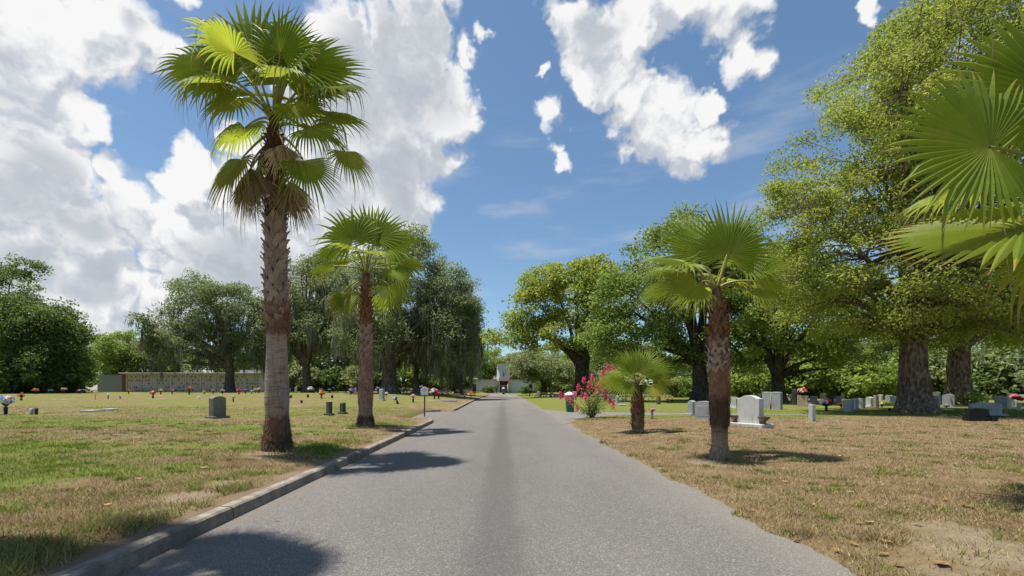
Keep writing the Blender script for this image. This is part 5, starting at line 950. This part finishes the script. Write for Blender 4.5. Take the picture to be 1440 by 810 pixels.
for i, (px, d, w_, lab) in enumerate([(430, 60, 4.5, 'low clipped hedge left in the far flower rows'), (458, 62, 6., 'low clipped hedge behind the orange and yellow bouquet'), (402, 66, 3.5, 'low clipped hedge right behind the tall palm trunk'), (560, 66, 5., 'low clipped hedge behind the tilted white bouquet')]):
    x = wx(px, d); m_ = 2600; V = np.empty((m_, 4, 3)); P = np.stack([rs.uniform(-w_/2, w_/2, m_), rs.uniform(-.4, .4, m_), rs.rand(m_)**.5*.62], -1); nv = rs.normal(0, 1, (m_, 3)); t = np.cross(nv, rs.normal(0, 1, (m_, 3))); t /= np.linalg.norm(t, axis=1)[:, None]; b = np.cross(nv, t); b /= np.linalg.norm(b, axis=1)[:, None]
    V[:, 0] = P-t*.07; V[:, 1] = P+b*.045; V[:, 2] = P+t*.07; V[:, 3] = P-b*.045; o = link('hedge', np_mesh('hedge', V.reshape(-1, 3), np.arange(m_*4).reshape(-1, 4)), M['hedge']); o.location = (x, d, gz(x, d)); tag(o, lab, 'hedge')
x = wx(1352, 32); o_ = []; m_ = 500
P = np.random.RandomState(3).normal(0, 1, (m_, 3))*np.array([.45, .35, .2])+np.array([0, 0, .55]); nv = np.random.RandomState(4).normal(0, 1, (m_, 3)); t = np.cross(nv, np.random.RandomState(6).normal(0, 1, (m_, 3))); t /= np.linalg.norm(t, axis=1)[:, None]; b = np.cross(nv, t); b /= np.linalg.norm(b, axis=1)[:, None]; V = np.stack([P-t*.10, P+b*.06, P+t*.10, P-b*.06], 1)
r = thing('shrub', 'small bright green shrub beside the leaning thick trunk on the right', 'shrub', (x+.9, 32, gz(x+.9, 32))); link('leaves', np_mesh('leaves', V.reshape(-1, 3), np.arange(m_*4).reshape(-1, 4), {'tint': np.random.RandomState(1).rand(m_)*.5+.5}), M['camphor2'], r); mb = MB()
for a in range(5): mb.tube([(0, 0, -.02), (.1*math.cos(a*1.3), .1*math.sin(a*1.3), .3), (.3*math.cos(a*1.3), .3*math.sin(a*1.3), .55)], [.02, .015, .008], 5)
mb.build('stems', M['bark'], r)

# ------------------------------------------------------------------ sign, bins, bench
x, d = at(597, 588); k = d/FP; r = thing('sign', 'white arch-topped sign on a thin dark post at the kerb', 'sign', (x, d, gz(x, d)), math.radians(-4))
mb = MB(); mb.box((0, .02, 16*k), (.055, .05, 34*k)); mb.build('post', M['darkmetal'], r, .006, 1)
a = 5.2*k; mb = MB(); mb.prism([(-a, 32.5*k), (a, 32.5*k), (a, 41*k), (a*.85, 42.2*k), (a*.6, 42.6*k), (a*.4, 43.6*k), (0, 44.4*k), (-a*.4, 43.6*k), (-a*.6, 42.6*k), (-a*.85, 42.2*k), (-a, 41*k)], -.022, -.006); pl = mb.build('panel', M['whitepaint'], r, .004, 1)
mb = MB(); cz = 39.2*k
for i in range(16):
    t0, t1 = 2*PI*i/16, 2*PI*(i+1)/16; R0, R1 = 1.9*k, 2.25*k; mb.add([(R0*math.cos(t0), -.026, cz+R0*math.sin(t0)), (R1*math.cos(t0), -.026, cz+R1*math.sin(t0)), (R1*math.cos(t1), -.026, cz+R1*math.sin(t1)), (R0*math.cos(t1), -.026, cz+R0*math.sin(t1))], [(0, 1, 2, 3)])
mb.box((0, -.026, cz), (.5*k, .004, 2.6*k)); mb.box((0, -.0262, cz+.4*k), (1.8*k, .004, .5*k)); mb.build('emblem', M['silver'], pl)
def bin_(px, py, hp, wp, label, mat, D=None, lidm='whitepaint'):
    if D is None: x, D = at(px, py)
    else: x = wx(px, D)
    k = D/FP; h, a = hp*k, wp*k/2; r = thing('litter_bin', label, 'litter bin', (x, D, gz(x, D)))
    mb = MB(); mb.lathe([(a*.86, -.01), (a*.88, h*.06), (a*.9, h*.3), (a*.94, h*.32), (a*.93, h*.36), (a*.96, h*.62), (a, h*.64), (a*.98, h*.68), (a, h*.84), (a*.97, h*.845)], 26); mb.build('body', M[mat], r)
    mb = MB(); mb.lathe([(a*1.02, h*.835), (a*1.04, h*.87), (a*.98, h*.89), (a*.85, h*.93), (a*.45, h*.98), (a*.1, h)], 26); mb.build('lid', M[lidm], r); return r, k, h, a
r, k, h, a = bin_(802, 581, 30, 12.5, 'green plastic litter bin left of the crepe myrtle', 'bin'); r.rotation_euler.y = -.05
mb = MB()
for i in range(6):
    t0, t1 = -1.9+.12*i, -1.9+.12*(i+1); R = a*.945; mb.add([(R*math.cos(t0), R*math.sin(t0), h*(.40+.02*i)), (R*math.cos(t1), R*math.sin(t1), h*(.40+.02*i)), (R*1.015*math.cos(t1), R*1.015*math.sin(t1), h*(.46-.01*i)), (R*1.015*math.cos(t0), R*1.015*math.sin(t0), h*(.46-.01*i))], [(0, 1, 2, 3)])
mb.build('sticker', M['orange'], r)
bin_(708, 0, 10, 4.2, 'blue and white litter bin at the end of the road before the chapel', 'bluebin', 90)
d = 66; x = wx(749, d); k = d/FP; r = thing('bench', 'dark wooden bench on the far grass right of the road end', 'bench', (x, d, gz(x, d)), math.radians(-8)); L_b = 10.5*k
mb = MB(); [mb.box((0, -.18+.12*i, .44), (L_b, .10, .035)) for i in range(4)]; mb.build('seat', M['benchwood'], r); mb = MB(); [mb.box((0, .25+.03*i, .55+.13*i), (L_b, .03, .10)) for i in range(3)]; mb.build('backrest', M['benchwood'], r)
for s_ in (-1, 1): mb = MB(); mb.box((s_*L_b*.44, -.16, .21), (.07, .07, .44)); mb.box((s_*L_b*.44, .24, .42), (.07, .06, .88)); mb.box((s_*L_b*.44, .04, .62), (.06, .46, .05)); mb.build('leg', M['darkmetal'], r)

# ------------------------------------------------------------------ chapel
d = 102.; k = d/FP; x0 = wx(708, d); z0 = gz(x0, d); ch = thing('chapel', 'white chapel with a flat tower and glass door at the end of the road', 'chapel', (x0, d, z0))
def bxp(name, mat, c, s_, parent=ch, bev=0): mb = MB(); mb.box(c, s_); return mb.build(name, M[mat], parent, bev, 1)
wl, wr = (654-708)*k, (764-708)*k; hw_ = 18.5*k; tw = 9.2*k; th_ = 40*k
bxp('wing_wall', 'stucco', ((wl-tw)/2, 2.5, hw_/2), (-tw-wl-.01, 5, hw_)); bxp('wing_wall', 'stucco', ((wr+tw)/2, 2.5, hw_/2), (wr-tw-.01, 5, hw_))
bxp('roof', 'silver', ((wl-tw)/2-.1, 2.5, hw_+.09), (-tw-wl+.1, 5.5, .16)); bxp('roof', 'silver', ((wr+tw)/2+.1, 2.5, hw_+.09), (wr-tw+.1, 5.5, .16))
mb = MB(); ty = -.9; pts = [(-tw, 3), (-tw, ty+1.2), (-tw*.58, ty), (tw*.72, ty), (tw, ty+.8), (tw, 3)]; zb = 17*k
mb.add([(a_, b_, zb) for a_, b_ in pts]+[(a_, b_, th_) for a_, b_ in pts], [tuple(range(6))[::-1], tuple(range(6, 12))]+[(i, (i+1) % 6, 6+(i+1) % 6, 6+i) for i in range(6)]); mb.build('tower', M['stucco'], ch)
bxp('tower_coping', 'whitepaint', (0, 1.1, th_+.06), (tw*2+.12, 4.1, .11))
for s_, yy in ((-1, ty+.75), (1, ty+.55)): mb = MB(); mb.box((s_*tw*.84, yy-.14, 34*k), (.09, .04, .55)); mb.box((s_*tw*.84, yy-.142, 34.6*k), (.34, .04, .09)); mb.build('cross', M['grey'], ch)
mb = MB(); mb.prism([(.02, 22.5*k), (.22, 24*k), (.16, 28*k), (.05, 31.5*k), (-.02, 29*k), (-.12, 26*k), (-.10, 24*k)], ty-.05, ty-.004); mb.build('red_emblem', M['redmark'], ch)
bxp('entrance_pillar', 'grey', (-tw*.80, ty+.75, zb/2), (tw*.36, 1.0, zb-.01)); bxp('entrance_pillar', 'grey', (tw*.84, ty+.7, zb/2), (tw*.28, 1.0, zb-.01)); bxp('entrance_wall', 'brick', (0, 1.2, zb/2), (tw*1.2, .3, zb-.02))
dr = bxp('door', 'glass', (.1, .98, 5.2*k), (7*k, .08, 10.4*k)); mb = MB()
for xx in (-3.6, 0, 3.6): mb.box((.1+xx*k, .92, 5.3*k), (.10, .08, 10.6*k))
mb.box((.1, .915, 11*k), (7.8*k, .08, .16)); mb.box((.1, .915, 4*k), (7.2*k, .06, .12)); mb.build('door_frame', M['whitepaint'], dr)
for px_ in (667, 746): bxp('wing_door', 'doorbrown', ((px_-708)*k, -.02, 6.2*k), (5*k, .08, 12.4*k))
for px_, w_ in ((684, 8), (735, 10)): bxp('planter_hedge', 'hedge', ((px_-708)*k, -.6, .3), (w_*k, .6, .6))
d = 84.; k = d/FP; x0 = wx(928, d); z0 = gz(x0, d); wb = thing('white_building', 'low white building far behind the small palm', 'building', (x0, d, z0)); mb = MB(); mb.box((0, 2, 7.2*k), (44*k, 4, 14.5*k)); mb.build('wall', M['stucco'], wb); mb = MB(); mb.box((0, 2, 14.5*k+.08), (45*k, 4.3, .14)); mb.build('roof', M['silver'], wb)
for xx in (-12, 3, 15): mb = MB(); mb.box((xx*k, -.02, 6.5*k), (2.6*k, .06, 9*k)); mb.build('window', M['glass'], wb)
# ------------------------------------------------------------------ mausoleum wall
d = 76.; k = d/FP; xa, xe = wx(137, d), wx(366, d); xc = (xa+xe)/2; z0 = gz(xc, d)-.05; ms = thing('mausoleum', 'long low mausoleum wall of marble crypt fronts behind the rounded oak', 'mausoleum', (xa, d, z0), math.radians(0))
Wt = xe-xa; g0 = (173-137)*k; hh = 26*k
mb = MB(); mb.box((g0/2, 1.5, (hh-.06*hh)/2), (g0, 3, hh*.94)); mb.build('end_wall', M['wall_grey'], ms)
mb = MB(); mb.box(((g0+Wt)/2, 1.6, hh/2), (Wt-g0-.02, 2.9, hh)); mb.build('wall', M['wall_crypt'], ms)
mb = MB(); mb.box(((g0+Wt)/2, 1.3, hh+.07), (Wt-g0+.4, 4.1, .2)); mb.build('roof_slab', M['wall_crypt'], ms, .02, 1)
mb = MB(); mb.box(((333-137)*k+2., 1.9, hh+.42), (32*k, 2.4, .5)); mb.build('upper_storey', M['wall_crypt'], ms)
mb = MB(); mb.box((g0+.15, .02, hh/2), (.45, .35, hh-.02)); mb.build('dark_edge', M['brick'], ms)
nb_ = 9; bw = (Wt-g0-.6)/nb_; rs = np.random.RandomState(9)
for i in range(nb_):
    xb_ = g0+.5+i*bw; mb = MB(); mb.box((xb_, .09, hh/2), (.24, .16, hh-.03)); mb.build('pilaster', M['wall_crypt'], ms, .01, 1)
    mb = MB(); pw, ph_ = (bw-.45)/5, (hh-.3)/5
    for a in range(5):
        for b in range(5):
            cx, cz = xb_+.22+pw*(a+.5), .12+ph_*(b+.5); mb.box((cx, .13, cz), (pw-.06, .08, ph_-.06), 0)
            if rs.rand() < .42: mb.box((cx+rs.uniform(-.1, .1), .07, cz-rs.uniform(0, .12)), (.13, .08, rs.uniform(.16, .30)), int(rs.choice([1, 1, 1, 2, 3])))
    mb.build('crypt_fronts', [M['wall_crypt'], M['dark'], M['red'], M['stemgreen']], ms)

# ------------------------------------------------------------------ fallen leaves and scraps
def leaf_obj(px, py, label, size, group, seed, mat='drynleaf', name='fallen_leaf', cat='leaf', zo=.018):
    x, d = at(px, py); rs = np.random.RandomState(seed); V = []; Fs = []; n1 = 9
    size *= .68; L = size; Wd = size*rs.uniform(.38, .6); cu = rs.uniform(.1, .5)
    for i in range(n1):
        u = i/(n1-1); w = Wd/2*math.sin(PI*u**.8)**.8*(1+.15*rs.normal()) if 0 < i < n1-1 else .003; zc = cu*L*(u-.5)**2*1.5; c = .12*L*math.sin(u*5+seed)
        V += [((u-.5)*L, -w, zc+w*cu*.9), ((u-.5)*L, c*.2, zc), ((u-.5)*L, w, zc+w*cu*1.1)]
    for i in range(n1-1):
        for j in (0, 1): Fs.append((i*3+j, (i+1)*3+j, (i+1)*3+j+1, i*3+j+1))
    o = link(name, np_mesh(name, np.array(V), np.array(Fs), smooth=True), M[mat]); on = bool(paved(x, d) > .5)
    o.location = (x, d, (float(road_z(d))+.022 if on else gz(x, d)+zo)); o.rotation_euler = (rs.normal(0, .12), rs.normal(0, .12), rs.rand()*6.28); return tag(o, label, cat, group)
GL = 'dry leaves scattered on the right lawn'
for i, (px, py) in enumerate([(1158, 678), (1104, 679), (1060, 680), (1149, 618), (1195, 694), (1212, 705), (1289, 696), (1312, 660), (1208, 738), (1223, 737), (1144, 712), (1289, 667), (1268, 645), (1181, 642), (1356, 713), (1058, 720), (1322, 795), (1242, 782), (1180, 778), (1245, 765), (1290, 740), (1205, 750), (1330, 705), (1270, 705), (1120, 725), (930, 660), (1000, 690), (1260, 797), (1200, 768)]):
    leaf_obj(px, py, 'curled dry leaf lying in the brown grass right of the road', .11+.05*((i*7) % 5)/5, GL, 100+i)
leaf_obj(1395, 664, 'dark brown curled leaf far right in the dry lawn', .16, None, 140); leaf_obj(1362, 715, 'pair-sized pale tan leaf beside the shadow at the right edge', .19, None, 141); leaf_obj(1318, 714, 'pale tan leaf left of the shadow at the right edge', .16, None, 142); leaf_obj(1325, 797, 'broad orange-tan leaf on the bare sand at bottom right', .2, None, 143)
leaf_obj(1119, 771, 'orange-brown leaf lying on the asphalt at the right road edge', .12, None, 144); leaf_obj(287, 659, 'reddish brown leaf in the green patch left of the tall palm', .17, None, 145); leaf_obj(92, 690, 'pale tan leaf in the dry grass at the left', .17, None, 146); leaf_obj(265, 692, 'small orange leaf near the pink scrap on the left lawn', .10, None, 147); leaf_obj(152, 712, 'dark curled leaf behind the grass tuft on the left', .11, None, 148); leaf_obj(475, 612, 'small tan leaf right of the tall palm foot', .14, None, 149); leaf_obj(870, 692 if False else 690, 'tiny leaf on the right half of the asphalt', .06, None, 150); leaf_obj(437, 691, 'tiny brown leaf on the asphalt beside the palm shadow', .07, None, 151); leaf_obj(390, 742, 'small brown leaf on the asphalt above the nearest shadow', .07, None, 152); leaf_obj(148, 757, 'tan leaf resting on the kerb top at the lower left', .09, None, 153, zo=.04); leaf_obj(180, 788, 'brown leaf in the gutter at the lower left', .13, None, 154); leaf_obj(929, 657, 'pinkish pale leaf at the right road edge', .13, None, 155)
leaf_obj(196, 675, 'pink and white petal scrap lying on the left lawn', .10, None, 156, 'pinkf', 'petal_scrap', 'petal'); leaf_obj(175, 807, 'white paper scrap in the gutter at the bottom left', .09, None, 157, 'whitef', 'paper_scrap', 'scrap')
